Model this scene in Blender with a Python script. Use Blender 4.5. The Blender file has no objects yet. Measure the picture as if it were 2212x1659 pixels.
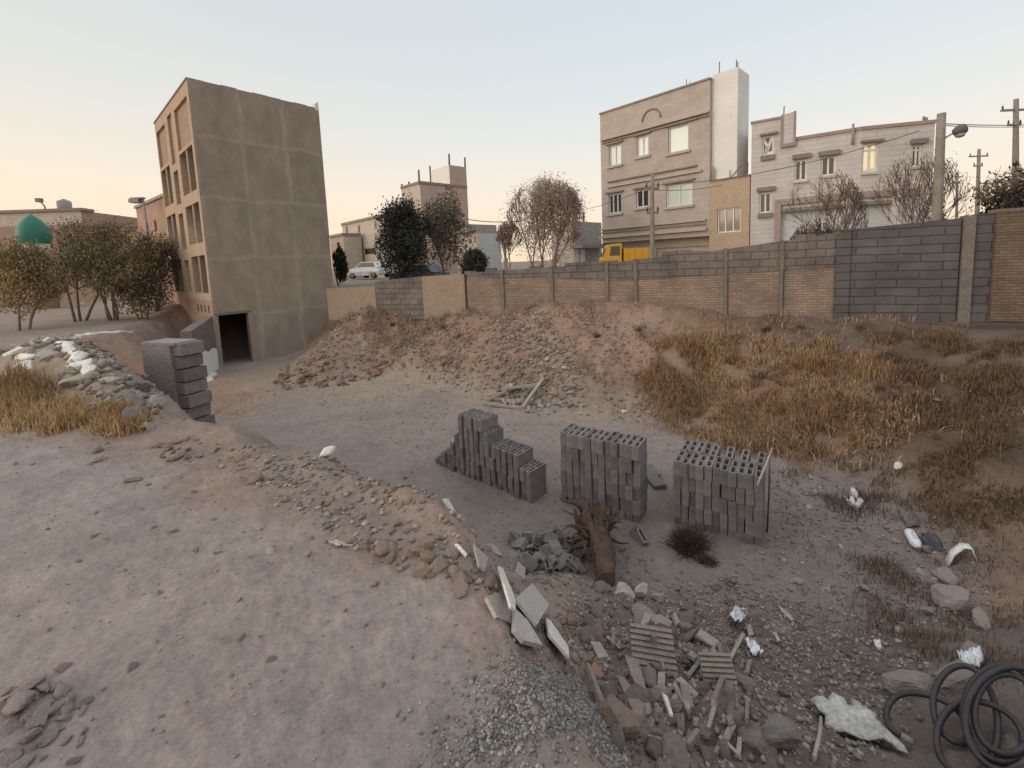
import bpy, math, random
import numpy as np
from mathutils import Vector, Matrix, noise as mnoise

S = bpy.context.scene
COL = S.collection
rnd = random.Random(7)
nr = np.random.default_rng(7)

# ------------------------------------------------------------------ camera
EYE = 1.65
F_PX, CX, CY = 952.0, 1106.0, 665.0          # layout helper units: a 2212 x 1659 view
PITCH, ROLL = math.radians(6), math.radians(2.4)
fw = np.array([0, math.cos(PITCH), -math.sin(PITCH)])
up = np.array([0, math.sin(PITCH), math.cos(PITCH)])
rt = np.array([1.0, 0, 0])
upr = up*math.cos(ROLL) + rt*math.sin(ROLL)
rtr = rt*math.cos(ROLL) - up*math.sin(ROLL)
CAM = np.array([0, 0, EYE])
cd = bpy.data.cameras.new('camera')
cam = bpy.data.objects.new('camera', cd)
COL.objects.link(cam)
M = Matrix(((rtr[0], upr[0], -fw[0], 0), (rtr[1], upr[1], -fw[1], 0), (rtr[2], upr[2], -fw[2], EYE), (0, 0, 0, 1)))
cam.matrix_world = M
cd.sensor_width = 36
cd.lens = 36*F_PX/2212
cd.shift_y = -(829.5-CY)/2212
cd.clip_start, cd.clip_end = 0.05, 3000
S.camera = cam

# ------------------------------------------------------------------ sky
W = bpy.data.worlds.new('World')
S.world = W
W.use_nodes = True
nt = W.node_tree
nt.nodes.clear()
def N(t, k, **kw):
    n = t.nodes.new(k)
    for a, b in kw.items():
        setattr(n, a, b)
    return n
SUN_EL, SUN_AZ = math.radians(6), math.radians(-112)     # low glow to the left, a little behind the viewer
out = N(nt, 'ShaderNodeOutputWorld')
bg = N(nt, 'ShaderNodeBackground')
tc = N(nt, 'ShaderNodeTexCoord')
sep = N(nt, 'ShaderNodeSeparateXYZ')
nt.links.new(tc.outputs['Generated'], sep.inputs[0])
ramp = N(nt, 'ShaderNodeValToRGB')
cr = ramp.color_ramp
cr.interpolation = 'B_SPLINE'
stops = [(0.0, (.90, .70, .50)), (.06, (.91, .735, .56)), (.14, (.88, .76, .63)), (.24, (.745, .735, .695)), (.36, (.65, .69, .705)),
         (.50, (.585, .635, .685)), (.66, (.74, .78, .82)), (1, (.92, .95, .99))]
cr.elements[0].position, cr.elements[0].color = stops[0][0], stops[0][1]+(1,)
cr.elements[1].position, cr.elements[1].color = stops[-1][0], stops[-1][1]+(1,)
for p, c in stops[1:-1]:
    e = cr.elements.new(p); e.color = c+(1,)
nt.links.new(sep.outputs['Z'], ramp.inputs[0])
# warmer towards the set sun on the left
dotn = N(nt, 'ShaderNodeVectorMath', operation='DOT_PRODUCT')
dotn.inputs[1].default_value = (math.sin(SUN_AZ), math.cos(SUN_AZ), 0)
nt.links.new(tc.outputs['Generated'], dotn.inputs[0])
mr = N(nt, 'ShaderNodeMapRange')
mr.inputs[1].default_value, mr.inputs[2].default_value = -0.6, 0.55
mr.inputs[3].default_value, mr.inputs[4].default_value = 0.0, 1.0
nt.links.new(dotn.outputs['Value'], mr.inputs[0])
tint = N(nt, 'ShaderNodeMix', data_type='RGBA', blend_type='MIX')
tint.inputs[6].default_value = (.97, 1.0, 1.02, 1)
tint.inputs[7].default_value = (1.03, .99, .92, 1)
nt.links.new(mr.outputs[0], tint.inputs[0])
mul = N(nt, 'ShaderNodeMix', data_type='RGBA', blend_type='MULTIPLY')
mul.inputs[0].default_value = 1
nt.links.new(ramp.outputs[0], mul.inputs[6]); nt.links.new(tint.outputs[2], mul.inputs[7])
sky = N(nt, 'ShaderNodeTexSky', sky_type='NISHITA')
sky.sun_disc = False
sky.sun_elevation, sky.sun_rotation = SUN_EL, SUN_AZ
sky.dust_density = 2.0
skm = N(nt, 'ShaderNodeMix', data_type='RGBA', blend_type='MULTIPLY')
skm.inputs[0].default_value = 1
skm.inputs[7].default_value = (.06, .06, .06, 1)
nt.links.new(sky.outputs[0], skm.inputs[6])
mx = N(nt, 'ShaderNodeMix', data_type='RGBA', blend_type='MIX')
mx.inputs[0].default_value = .86
nt.links.new(skm.outputs[2], mx.inputs[6]); nt.links.new(mul.outputs[2], mx.inputs[7])
gl = N(nt, 'ShaderNodeMapRange', interpolation_type='SMOOTHSTEP')        # afterglow round the sunken sun, behind the viewer's left shoulder
gl.inputs[1].default_value, gl.inputs[2].default_value = 0.5, 1.0
gl.inputs[3].default_value, gl.inputs[4].default_value = 1.0, 2.3
nt.links.new(dotn.outputs['Value'], gl.inputs[0])
gs = N(nt, 'ShaderNodeVectorMath', operation='SCALE')
nt.links.new(mx.outputs[2], gs.inputs[0]); nt.links.new(gl.outputs[0], gs.inputs['Scale'])
nt.links.new(gs.outputs[0], bg.inputs[0])
bg.inputs[1].default_value = 1.0
nt.links.new(bg.outputs[0], out.inputs[0])

sl = bpy.data.lights.new('sun', 'SUN')
sl.energy, sl.angle, sl.color = 0.5, math.radians(25), (1, .88, .74)
so = bpy.data.objects.new('sun', sl)
COL.objects.link(so)
sdir = Vector((math.sin(SUN_AZ)*math.cos(math.radians(16)), math.cos(SUN_AZ)*math.cos(math.radians(16)), math.sin(math.radians(16))))
so.rotation_euler = sdir.to_track_quat('Z', 'Y').to_euler()

S.view_settings.view_transform = 'Standard'
S.view_settings.look = 'None'
S.view_settings.exposure = 0.38
S.view_settings.gamma = 1
S.render.engine = 'CYCLES'
S.cycles.use_denoising = True
S.cycles.max_bounces = 5
S.cycles.diffuse_bounces = 3
S.cycles.glossy_bounces = 2

# ------------------------------------------------------------------ layout helpers
def ray(x, y):
    return fw + (x-CX)/F_PX*rtr + (CY-y)/F_PX*upr
def level(x, y, z):
    d = ray(x, y)
    return CAM + d*((z-EYE)/d[2])
def depth(x, y, Y):
    d = ray(x, y)
    return CAM + d*(Y/d[1])

def fdepth(p):
    return float((np.asarray(p, float)-CAM)@fw)

def hash2(ix, iy, s):
    h = (ix.astype(np.int64)*374761393 + iy.astype(np.int64)*668265263 + s*974634777) & 0xffffffff
    h = ((h ^ (h >> 13))*1274126177) & 0xffffffff
    return ((h ^ (h >> 16)) & 0xffff)/65535.0
def vnoise(x, y, s=0):
    ix, iy = np.floor(x), np.floor(y)
    fx, fy = x-ix, y-iy
    fx, fy = fx*fx*(3-2*fx), fy*fy*(3-2*fy)
    a, b = hash2(ix, iy, s), hash2(ix+1, iy, s)
    c, d = hash2(ix, iy+1, s), hash2(ix+1, iy+1, s)
    return (a*(1-fx)+b*fx)*(1-fy) + (c*(1-fx)+d*fx)*fy
def fbm(x, y, f, o=4, s=0):
    r, a, t = 0, 1.0, 0
    for i in range(o):
        r = r + a*(vnoise(x*f+17.3*i, y*f-9.1*i, s+i)-.5); t += a
        a *= .5; f *= 2.03
    return r/t*2
def sstep(a, b, x):
    t = np.clip((x-a)/(b-a), 0, 1)
    return t*t*(3-2*t)
def polydist(x, y, P):
    """distance to polygon, 0 inside"""
    d = np.full(x.shape, 1e9); ins = np.zeros(x.shape, bool)
    n = len(P)
    for i in range(n):
        ax, ay = P[i]; bx, by = P[(i+1) % n]
        ex, ey = bx-ax, by-ay
        t = np.clip(((x-ax)*ex+(y-ay)*ey)/(ex*ex+ey*ey), 0, 1)
        d = np.minimum(d, np.hypot(x-ax-t*ex, y-ay-t*ey))
        c = ((ay > y) != (by > y)) & (x < (bx-ax)*(y-ay)/((by-ay) if by != ay else 1e-9)+ax)
        ins ^= c
    return np.where(ins, 0, d), np.where(ins, d, 0)

# ------------------------------------------------------------------ terrain
PIT = [(-12.6, 18.6), (-11.0, 20.0), (-9.35, 18.3), (-8.5, 15.9), (-7.4, 13.6), (-4.9, 14.3), (-1.5, 12.1), (.7, 10.3), (2.9, 9.4), (4.2, 8.0), (4.7, 6.3), (4.6, 4.9),
       (3.7, 4.0), (2.6, 3.9), (1.3, 4.6), (.4, 5.0), (-.5, 5.6), (-1.6, 6.2), (-3.2, 7.0), (-4.7, 8.3), (-6.5, 9.8), (-8.5, 12), (-10.9, 14.6), (-11.55, 16.6)]
WA, WB = 14.87, -0.44                          # boundary wall line y = WA + WB*x
wl = math.hypot(1, WB)
wdir = np.array([1/wl, WB/wl]); wnor = np.array([WB/wl, -1/wl])     # wnor faces the pit
def g2(x, y, cx, cy, sx, sy, a=0.0):
    ca, sa = math.cos(a), math.sin(a)
    u, v = (x-cx)*ca+(y-cy)*sa, -(x-cx)*sa+(y-cy)*ca
    return np.exp(-.5*((u/sx)**2+(v/sy)**2))
def zones(x, y):
    d, din = polydist(x, y, PIT)
    c = y-(16-.82*(x+11))
    east = sstep(-.8, .9, c)
    nearr = sstep(-.7, .6, x)*(1-east)
    Wd = (2.7+1.25*nearr)*(1-east) + east*(3.7+1.6*sstep(3.5, 7, x))
    wv = (x*wnor[0]+(y-WA)*wnor[1])            # >0 on the pit side of the wall
    return d, din, east, Wd, wv
def Hn(x, y, detail=True):
    x, y = np.asarray(x, float), np.asarray(y, float)
    d, din, east, Wd, wv = zones(x, y)
    U = east*(.28-.5*sstep(4, 11, x)) - .15*sstep(-7, -11, x)*(1-east)
    U = np.where(wv < 0, U+.35*sstep(0, -6, wv)*east, U)
    wob = .5*fbm(x, y, .7, 3, 5)*sstep(0, .5, d)
    t = np.clip((d+wob*(.5+.5*east))/Wd, 0, 1)
    s = t*t*(3-2*t)
    lin = np.clip(.55*east+.9*sstep(-.7, .6, x)*(1-east), 0, 1)
    s = s*(1-lin) + t*lin
    z = -2+(U+2)*s
    # rubble ridge and mounds on the left, shallow digging behind it
    z = z + .62*g2(x, y, -8.6, 8.2, 2.2, .75, -.62) + .32*g2(x, y, -5.6, 6.0, 1.3, .5, -.45) + .28*g2(x, y, -7.2, 6.3, 1.4, .6, -.3)
    z = z - .55*g2(x, y, -10.6, 11.2, 1.6, 1.3, .8)
    # berm along the plateau edge
    z = z + .11*np.exp(-((t-.93)/.10)**2)*(1-east)*sstep(-6, -4, x)
    far = sstep(22, 60, np.hypot(x, y))
    if detail:
        slope = 4*t*(1-t)
        flat_up = (t > .985)
        amp = (.012+.17*slope*(1-east)+.24*slope*east)*(1-far)
        z = z + .09*(1-far)*(1-east)*sstep(.45, .75, t)*sstep(1.0, .93, t)*fbm(x, y, 2.6, 4, 14)
        z = z + amp*fbm(x, y, 1.1, 5, 11) + (.016+.075*slope)*(1-far)*fbm(x, y, 4.5, 4, 23) + .010*(1-far)*fbm(x, y, 17, 3, 31)
    return z
def H(x, y):
    return float(Hn(np.array([x]), np.array([y]))[0])
_T = np.concatenate([np.linspace(.6, 6, 700), np.linspace(6.01, 45, 900)])
def onground(x, y):
    """where the line of sight meets the terrain"""
    d = ray(x, y)
    P = CAM[None]+d[None]*_T[:, None]
    below = P[:, 2] < Hn(P[:, 0], P[:, 1])
    i = int(np.argmax(below)) if below.any() else len(_T)-1
    return P[i]

# ------------------------------------------------------------------ mesh builder
class MB:
    def __init__(s):
        s.v, s.f, s.m, s.sm = [], [], [], []
    def poly(s, pts, m=0, smooth=False):
        i = len(s.v)
        s.v += [tuple(p) for p in pts]
        s.f.append(tuple(range(i, i+len(pts)))); s.m.append(m); s.sm.append(smooth)
    def add(s, vs, fs, m=0, smooth=False):
        i = len(s.v)
        s.v += [tuple(p) for p in vs]
        for f in fs:
            s.f.append(tuple(i+k for k in f)); s.m.append(m); s.sm.append(smooth)
    def hexa(s, b, t, m=0):
        """prism from a bottom ring and a top ring"""
        n = len(b)
        fs = [tuple(range(n-1, -1, -1)), tuple(range(n, 2*n))]
        fs += [(k, (k+1) % n, n+(k+1) % n, n+k) for k in range(n)]
        s.add(list(b)+list(t), fs, m)
    def box(s, x0, x1, y0, y1, z0, z1, m=0):
        s.hexa([(x0, y0, z0), (x1, y0, z0), (x1, y1, z0), (x0, y1, z0)], [(x0, y0, z1), (x1, y0, z1), (x1, y1, z1), (x0, y1, z1)], m)
    def tube(s, pts, rad, n=8, m=0, cap=True, smooth=True):
        pts = [Vector(p) for p in pts]
        rs = rad if isinstance(rad, (list, tuple)) else [rad]*len(pts)
        ref = None; base = len(s.v)
        for k, p in enumerate(pts):
            d = (pts[min(k+1, len(pts)-1)]-pts[max(k-1, 0)])
            if d.length < 1e-9: d = Vector((0, 0, 1))
            d.normalize()
            if ref is None:
                ref = d.orthogonal().normalized()
            ref = (ref-d*ref.dot(d))
            if ref.length < 1e-6: ref = d.orthogonal()
            ref.normalize()
            b = d.cross(ref)
            for j in range(n):
                a = 2*math.pi*j/n
                s.v.append(tuple(p+(ref*math.cos(a)+b*math.sin(a))*rs[k]))
        for k in range(len(pts)-1):
            for j in range(n):
                s.f.append((base+k*n+j, base+k*n+(j+1) % n, base+(k+1)*n+(j+1) % n, base+(k+1)*n+j)); s.m.append(m); s.sm.append(smooth)
        if cap:
            s.f.append(tuple(base+j for j in range(n-1, -1, -1))); s.m.append(m); s.sm.append(False)
            e = base+(len(pts)-1)*n
            s.f.append(tuple(e+j for j in range(n))); s.m.append(m); s.sm.append(False)
    def build(s, name, mats, parent=None, off=None):
        mats = mats if isinstance(mats, (list, tuple)) else [mats]
        o = np.zeros(3)
        q = parent
        if off is not None:
            o = np.array(off, float)
        while q is not None:
            o = o+np.array(q.location); q = q.parent
        vv = np.array(s.v, float)-o
        me = bpy.data.meshes.new(name)
        me.from_pydata(vv.tolist(), [], s.f)
        finish(me, mats, s.m, s.sm)
        ob = bpy.data.objects.new(name, me)
        COL.objects.link(ob)
        if parent is not None:
            ob.parent = parent
        elif off is not None:
            ob.location = off
        return ob
def finish(me, mats, mi=None, sm=None):
    for m in mats:
        me.materials.append(m)
    if mi is not None and len(mats) > 1:
        me.polygons.foreach_set('material_index', np.array(mi, np.int32))
    if sm is not None:
        me.polygons.foreach_set('use_smooth', np.array(sm, bool))
    me.update()
    # metric UVs laid along each face
    nl = len(me.loops)
    uv = me.uv_layers.new(name='uv')
    co = np.empty(len(me.vertices)*3); me.vertices.foreach_get('co', co); co = co.reshape(-1, 3)
    vi = np.empty(nl, np.int32); me.loops.foreach_get('vertex_index', vi)
    pn = np.empty(len(me.polygons)*3); me.polygons.foreach_get('normal', pn); pn = pn.reshape(-1, 3)
    tot = np.empty(len(me.polygons), np.int32); me.polygons.foreach_get('loop_total', tot)
    ln = np.repeat(pn, tot, axis=0)
    P = co[vi]
    tx, ty = -ln[:, 1], ln[:, 0]
    L = np.hypot(tx, ty)+1e-9
    flat = np.abs(ln[:, 2]) > .75
    U = np.where(flat, P[:, 0], (P[:, 0]*tx+P[:, 1]*ty)/L)
    V = np.where(flat, P[:, 1], P[:, 2])
    uv.data.foreach_set('uv', np.stack([U, V], 1).ravel())

def tag(o, label=None, cat=None, group=None, kind=None):
    if label: o['label'] = label
    if cat: o['category'] = cat
    if group: o['group'] = group
    if kind: o['kind'] = kind
    return o
def thing(name, loc, label, cat, group=None):
    o = bpy.data.objects.new(name, None)
    o.empty_display_size = .2
    o.location = loc
    COL.objects.link(o)
    return tag(o, label, cat, group)

# ------------------------------------------------------------------ materials
def mat(name, c1, c2=None, scale=6, rough=.9, bump=.25, bscale=None, rand=0, coord='pos', spec=.25, metal=0, contrast=(.35, .65), fine=.12):
    m = bpy.data.materials.new(name); m.use_nodes = True
    t = m.node_tree
    b = t.nodes['Principled BSDF']
    b.inputs['Roughness'].default_value = rough
    b.inputs['Specular IOR Level'].default_value = spec
    b.inputs['Metallic'].default_value = metal
    c2 = c2 or tuple(v*.7 for v in c1)
    if coord == 'pos':
        src = N(t, 'ShaderNodeNewGeometry').outputs['Position']
    elif coord == 'uv':
        src = N(t, 'ShaderNodeTexCoord').outputs['UV']
    else:
        src = N(t, 'ShaderNodeTexCoord').outputs['Object']
    n1 = N(t, 'ShaderNodeTexNoise'); n1.inputs['Scale'].default_value = scale; n1.inputs['Detail'].default_value = 5
    n1.inputs['Roughness'].default_value = .6
    t.links.new(src, n1.inputs['Vector'])
    rp = N(t, 'ShaderNodeValToRGB')
    rp.color_ramp.elements[0].position, rp.color_ramp.elements[1].position = contrast
    rp.color_ramp.elements[0].color = tuple(c1)+(1,); rp.color_ramp.elements[1].color = tuple(c2)+(1,)
    t.links.new(n1.outputs['Fac'], rp.inputs[0])
    col = rp.outputs[0]
    n2 = N(t, 'ShaderNodeTexNoise'); n2.inputs['Scale'].default_value = scale*9; n2.inputs['Detail'].default_value = 3
    t.links.new(src, n2.inputs['Vector'])
    f = N(t, 'ShaderNodeMapRange'); f.inputs[1].default_value, f.inputs[2].default_value = .3, .7
    f.inputs[3].default_value, f.inputs[4].default_value = 1-fine*2, 1+fine*2
    t.links.new(n2.outputs['Fac'], f.inputs[0])
    val = f.outputs[0]
    if rand:
        oi = N(t, 'ShaderNodeObjectInfo')
        r2 = N(t, 'ShaderNodeMapRange'); r2.inputs[3].default_value, r2.inputs[4].default_value = 1-rand, 1+rand
        t.links.new(oi.outputs['Random'], r2.inputs[0])
        mm = N(t, 'ShaderNodeMath', operation='MULTIPLY')
        t.links.new(val, mm.inputs[0]); t.links.new(r2.outputs[0], mm.inputs[1]); val = mm.outputs[0]
    vm = N(t, 'ShaderNodeVectorMath', operation='SCALE')
    t.links.new(col, vm.inputs[0]); t.links.new(val, vm.inputs['Scale'])
    t.links.new(vm.outputs[0], b.inputs['Base Color'])
    if bump:
        n3 = N(t, 'ShaderNodeTexNoise'); n3.inputs['Scale'].default_value = bscale or scale*5; n3.inputs['Detail'].default_value = 6
        t.links.new(src, n3.inputs['Vector'])
        bp = N(t, 'ShaderNodeBump'); bp.inputs['Strength'].default_value = bump; bp.inputs['Distance'].default_value = .03
        t.links.new(n3.outputs['Fac'], bp.inputs['Height']); t.links.new(bp.outputs[0], b.inputs['Normal'])
    m['src'] = 0
    return m
def brick(name, c1, c2, cm, bw, bh, mortar=.012, rough=.9, offset=.5, smooth=.2, wob=.0, bump=.5, dirt=.25, streak=0):
    m = bpy.data.materials.new(name); m.use_nodes = True
    t = m.node_tree; b = t.nodes['Principled BSDF']
    b.inputs['Roughness'].default_value = rough; b.inputs['Specular IOR Level'].default_value = .2
    uv = N(t, 'ShaderNodeTexCoord').outputs['UV']
    src = uv
    if wob:
        nz = N(t, 'ShaderNodeTexNoise'); nz.inputs['Scale'].default_value = 1.3; nz.inputs['Detail'].default_value = 5
        t.links.new(uv, nz.inputs['Vector'])
        v1 = N(t, 'ShaderNodeVectorMath', operation='SUBTRACT'); v1.inputs[1].default_value = (.5, .5, .5)
        t.links.new(nz.outputs['Color'], v1.inputs[0])
        v2 = N(t, 'ShaderNodeVectorMath', operation='SCALE'); v2.inputs['Scale'].default_value = wob
        t.links.new(v1.outputs[0], v2.inputs[0])
        v3 = N(t, 'ShaderNodeVectorMath', operation='ADD')
        t.links.new(uv, v3.inputs[0]); t.links.new(v2.outputs[0], v3.inputs[1]); src = v3.outputs[0]
    br = N(t, 'ShaderNodeTexBrick')
    br.offset = offset; br.offset_frequency = 2
    br.inputs['Scale'].default_value = 1
    br.inputs['Brick Width'].default_value = bw; br.inputs['Row Height'].default_value = bh
    br.inputs['Mortar Size'].default_value = mortar; br.inputs['Mortar Smooth'].default_value = smooth
    br.inputs['Color1'].default_value = tuple(c1)+(1,); br.inputs['Color2'].default_value = tuple(c2)+(1,)
    br.inputs['Mortar'].default_value = tuple(cm)+(1,)
    t.links.new(src, br.inputs['Vector'])
    n1 = N(t, 'ShaderNodeTexNoise'); n1.inputs['Scale'].default_value = 1.1; n1.inputs['Detail'].default_value = 8; n1.inputs['Roughness'].default_value = .65
    if streak:
        mp = N(t, 'ShaderNodeMapping'); mp.inputs['Scale'].default_value = (1.5, .8, 1)
        t.links.new(uv, mp.inputs[0]); t.links.new(mp.outputs[0], n1.inputs['Vector'])
    else:
        t.links.new(uv, n1.inputs['Vector'])
    f = N(t, 'ShaderNodeMapRange'); f.inputs[1].default_value, f.inputs[2].default_value = .3, .7
    f.inputs[3].default_value, f.inputs[4].default_value = 1-dirt, 1+dirt
    t.links.new(n1.outputs['Fac'], f.inputs[0])
    vm = N(t, 'ShaderNodeVectorMath', operation='SCALE')
    t.links.new(br.outputs['Color'], vm.inputs[0]); t.links.new(f.outputs[0], vm.inputs['Scale'])
    t.links.new(vm.outputs[0], b.inputs['Base Color'])
    if bump:
        n3 = N(t, 'ShaderNodeTexNoise'); n3.inputs['Scale'].default_value = 22; n3.inputs['Detail'].default_value = 4
        t.links.new(uv, n3.inputs['Vector'])
        ad = N(t, 'ShaderNodeMath', operation='SUBTRACT')
        t.links.new(n3.outputs['Fac'], ad.inputs[0]); t.links.new(br.outputs['Fac'], ad.inputs[1])
        bp = N(t, 'ShaderNodeBump'); bp.inputs['Strength'].default_value = bump; bp.inputs['Distance'].default_value = .02
        t.links.new(ad.outputs[0], bp.inputs['Height']); t.links.new(bp.outputs[0], b.inputs['Normal'])
    return m
def glass(name, c, rough=.06):
    m = bpy.data.materials.new(name); m.use_nodes = True
    b = m.node_tree.nodes['Principled BSDF']
    b.inputs['Base Color'].default_value = tuple(c)+(1,)
    b.inputs['Roughness'].default_value = rough
    b.inputs['Specular IOR Level'].default_value = .6
    return m
# ------------------------------------------------------------------ ground
def build_ground():
    th = np.concatenate([np.linspace(-62, 62, 640), np.linspace(62, 298, 90)[1:-1]])*math.pi/180
    rr = np.concatenate([[.02], np.geomspace(.35, 60, 470), np.geomspace(63, 1500, 40)])
    TH, RR = np.meshgrid(th, rr)
    X, Y = RR*np.sin(TH), RR*np.cos(TH)
    Z = Hn(X.ravel(), Y.ravel()).reshape(X.shape)
    nR, nT = X.shape
    me = bpy.data.meshes.new('ground')
    idx = np.arange(nR*nT).reshape(nR, nT)
    nx = np.roll(idx, -1, axis=1)
    q = np.stack([idx[:-1], nx[:-1], nx[1:], idx[1:]], -1).reshape(-1, 4)[:, ::-1]
    me.vertices.add(nR*nT); me.vertices.foreach_set('co', np.stack([X, Y, Z], -1).ravel())
    me.loops.add(q.size); me.loops.foreach_set('vertex_index', q.ravel().astype(np.int32))
    me.polygons.add(len(q)); me.polygons.foreach_set('loop_start', np.arange(0, q.size, 4, dtype=np.int32))
    me.polygons.foreach_set('use_smooth', np.ones(len(q), bool))
    me.update(calc_edges=True)
    # soil: which kind of earth lies where
    x, y = X.ravel(), Y.ravel()
    d, din, east, Wd, wv = zones(x, y)
    t = np.clip((d+.25*fbm(x, y, 1.5, 3, 77))/Wd, 0, 1)
    def C(*c): return np.array(c)[None]
    def mixc(a, b, w): return a*(1-w[:, None])+b*w[:, None]
    n1 = fbm(x, y, .45, 4, 41); n2 = fbm(x, y, 1.6, 5, 51); n3 = fbm(x, y, .9, 4, 61)
    plate = mixc(C(.288, .238, .217)+0*x[:, None], C(.262, .220, .207)+0*x[:, None], sstep(-.2, .3, n1))
    plate = mixc(plate, C(.272, .243, .236)+0*x[:, None], .7*sstep(3.2, 5, y)*sstep(-.5, -2.5, x)*sstep(-.25, .2, n3))
    plate = mixc(plate, C(.29, .226, .195)+0*x[:, None], .35*g2(x, y, -1.75, 2.2, .8, .7))
    dirt = mixc(C(.275, .21, .175)+0*x[:, None], C(.238, .184, .156)+0*x[:, None], sstep(-.2, .3, n2))
    pit = mixc(C(.285, .229, .202)+0*x[:, None], C(.315, .252, .205)+0*x[:, None], sstep(-.1, .35, n1+.35*sstep(8, 14, y)-.1))
    pit = mixc(pit, C(.208, .172, .158)+0*x[:, None], sstep(9.5, 5.5, y+.5*x*0))
    emb = mixc(C(.315, .21, .155)+0*x[:, None], C(.255, .168, .124)+0*x[:, None], sstep(-.25, .3, n2))
    emb = mixc(emb, C(.285, .225, .18)+0*x[:, None], .65*sstep(.05, .4, n3))
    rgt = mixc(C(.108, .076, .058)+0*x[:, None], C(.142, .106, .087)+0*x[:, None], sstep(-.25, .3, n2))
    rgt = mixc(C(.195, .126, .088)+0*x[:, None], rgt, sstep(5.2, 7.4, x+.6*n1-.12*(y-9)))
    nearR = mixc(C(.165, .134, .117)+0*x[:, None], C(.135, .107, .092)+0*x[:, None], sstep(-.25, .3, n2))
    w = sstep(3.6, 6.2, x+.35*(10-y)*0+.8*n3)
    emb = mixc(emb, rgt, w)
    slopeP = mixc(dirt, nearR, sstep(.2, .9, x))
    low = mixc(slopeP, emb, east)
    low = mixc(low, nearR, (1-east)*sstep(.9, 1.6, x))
    col = mixc(pit, low, sstep(.02, .3, t))
    top = mixc(plate, mixc(emb, C(.26, .215, .185)+0*x[:, None], sstep(.5, -.5, wv)), east)
    col = mixc(col, top, sstep(.93, 1.06, np.clip((d+.30*fbm(x, y, 1.3, 4, 78))/(Wd*(1+.16*(1-east)*sstep(.1, -.9, x)-.05*sstep(-.9, .3, x))), 0, 1.2)))
    # debris-laden earth low on the right, the red digging and pale rubble on the left
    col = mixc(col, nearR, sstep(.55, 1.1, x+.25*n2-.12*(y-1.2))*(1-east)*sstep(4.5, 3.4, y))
    col = mixc(col, C(.27, .24, .215)+0*x[:, None], .85*np.clip(g2(x, y, -8.6, 8.0, 2.3, .9, -.62)*1.4, 0, 1))
    col = mixc(col, C(.37, .215, .145)+0*x[:, None], np.clip(1.5*g2(x, y, -11.4, 11.9, 1.9, 1.5, .8), 0, 1))
    col = mixc(col, C(.29, .235, .20)+0*x[:, None], sstep(-13, -16, x)*(1-east))
    col = mixc(col, C(.33, .255, .17)+0*x[:, None], .5*np.clip(g2(x, y, -6.6, 5.9, 1.2, .4, -.4)*1.2, 0, 1))
    col *= (1+.16*n2+.10*fbm(x, y, 6, 3, 91))[:, None]
    a = me.color_attributes.new('soil', 'FLOAT_COLOR', 'POINT')
    a.data.foreach_set('color', np.concatenate([np.clip(col, .02, .9), np.ones((len(x), 1))], 1).ravel())
    m = bpy.data.materials.new('soil'); m.use_nodes = True
    tr = m.node_tree; b = tr.nodes['Principled BSDF']
    b.inputs['Roughness'].default_value = 1; b.inputs['Specular IOR Level'].default_value = .1
    at = N(tr, 'ShaderNodeAttribute', attribute_name='soil')
    pos = N(tr, 'ShaderNodeNewGeometry').outputs['Position']
    val = None
    for sc_, lo, hi in ((7, .86, 1.14), (38, .84, 1.16), (150, .86, 1.14)):
        nz = N(tr, 'ShaderNodeTexNoise'); nz.inputs['Scale'].default_value = sc_; nz.inputs['Detail'].default_value = 5; nz.inputs['Roughness'].default_value = .65
        tr.links.new(pos, nz.inputs['Vector'])
        f = N(tr, 'ShaderNodeMapRange'); f.inputs[1].default_value, f.inputs[2].default_value = .3, .7
        f.inputs[3].default_value, f.inputs[4].default_value = lo, hi
        tr.links.new(nz.outputs['Fac'], f.inputs[0])
        if val is None: val = f.outputs[0]
        else:
            q_ = N(tr, 'ShaderNodeMath', operation='MULTIPLY'); tr.links.new(val, q_.inputs[0]); tr.links.new(f.outputs[0], q_.inputs[1]); val = q_.outputs[0]
    # sparse pale grit
    vo = N(tr, 'ShaderNodeTexVoronoi'); vo.inputs['Scale'].default_value = 26
    tr.links.new(pos, vo.inputs['Vector'])
    gr = N(tr, 'ShaderNodeMapRange'); gr.inputs[1].default_value, gr.inputs[2].default_value = .06, .14; gr.inputs[3].default_value, gr.inputs[4].default_value = 1.22, 1.0
    tr.links.new(vo.outputs['Distance'], gr.inputs[0])
    q_ = N(tr, 'ShaderNodeMath', operation='MULTIPLY'); tr.links.new(val, q_.inputs[0]); tr.links.new(gr.outputs[0], q_.inputs[1]); val = q_.outputs[0]
    vm = N(tr, 'ShaderNodeVectorMath', operation='SCALE')
    tr.links.new(at.outputs['Color'], vm.inputs[0]); tr.links.new(val, vm.inputs['Scale'])
    tr.links.new(vm.outputs[0], b.inputs['Base Color'])
    nb = N(tr, 'ShaderNodeTexNoise'); nb.inputs['Scale'].default_value = 9; nb.inputs['Detail'].default_value = 10; nb.inputs['Roughness'].default_value = .72
    tr.links.new(pos, nb.inputs['Vector'])
    bp = N(tr, 'ShaderNodeBump'); bp.inputs['Strength'].default_value = .55; bp.inputs['Distance'].default_value = .05
    tr.links.new(nb.outputs['Fac'], bp.inputs['Height']); tr.links.new(bp.outputs[0], b.inputs['Normal'])
    me.materials.append(m)
    o = bpy.data.objects.new('ground', me); COL.objects.link(o)
    tag(o, 'bare grey and reddish earth of the vacant lot with its dug pit', 'ground', kind='structure')
build_ground()

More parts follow.
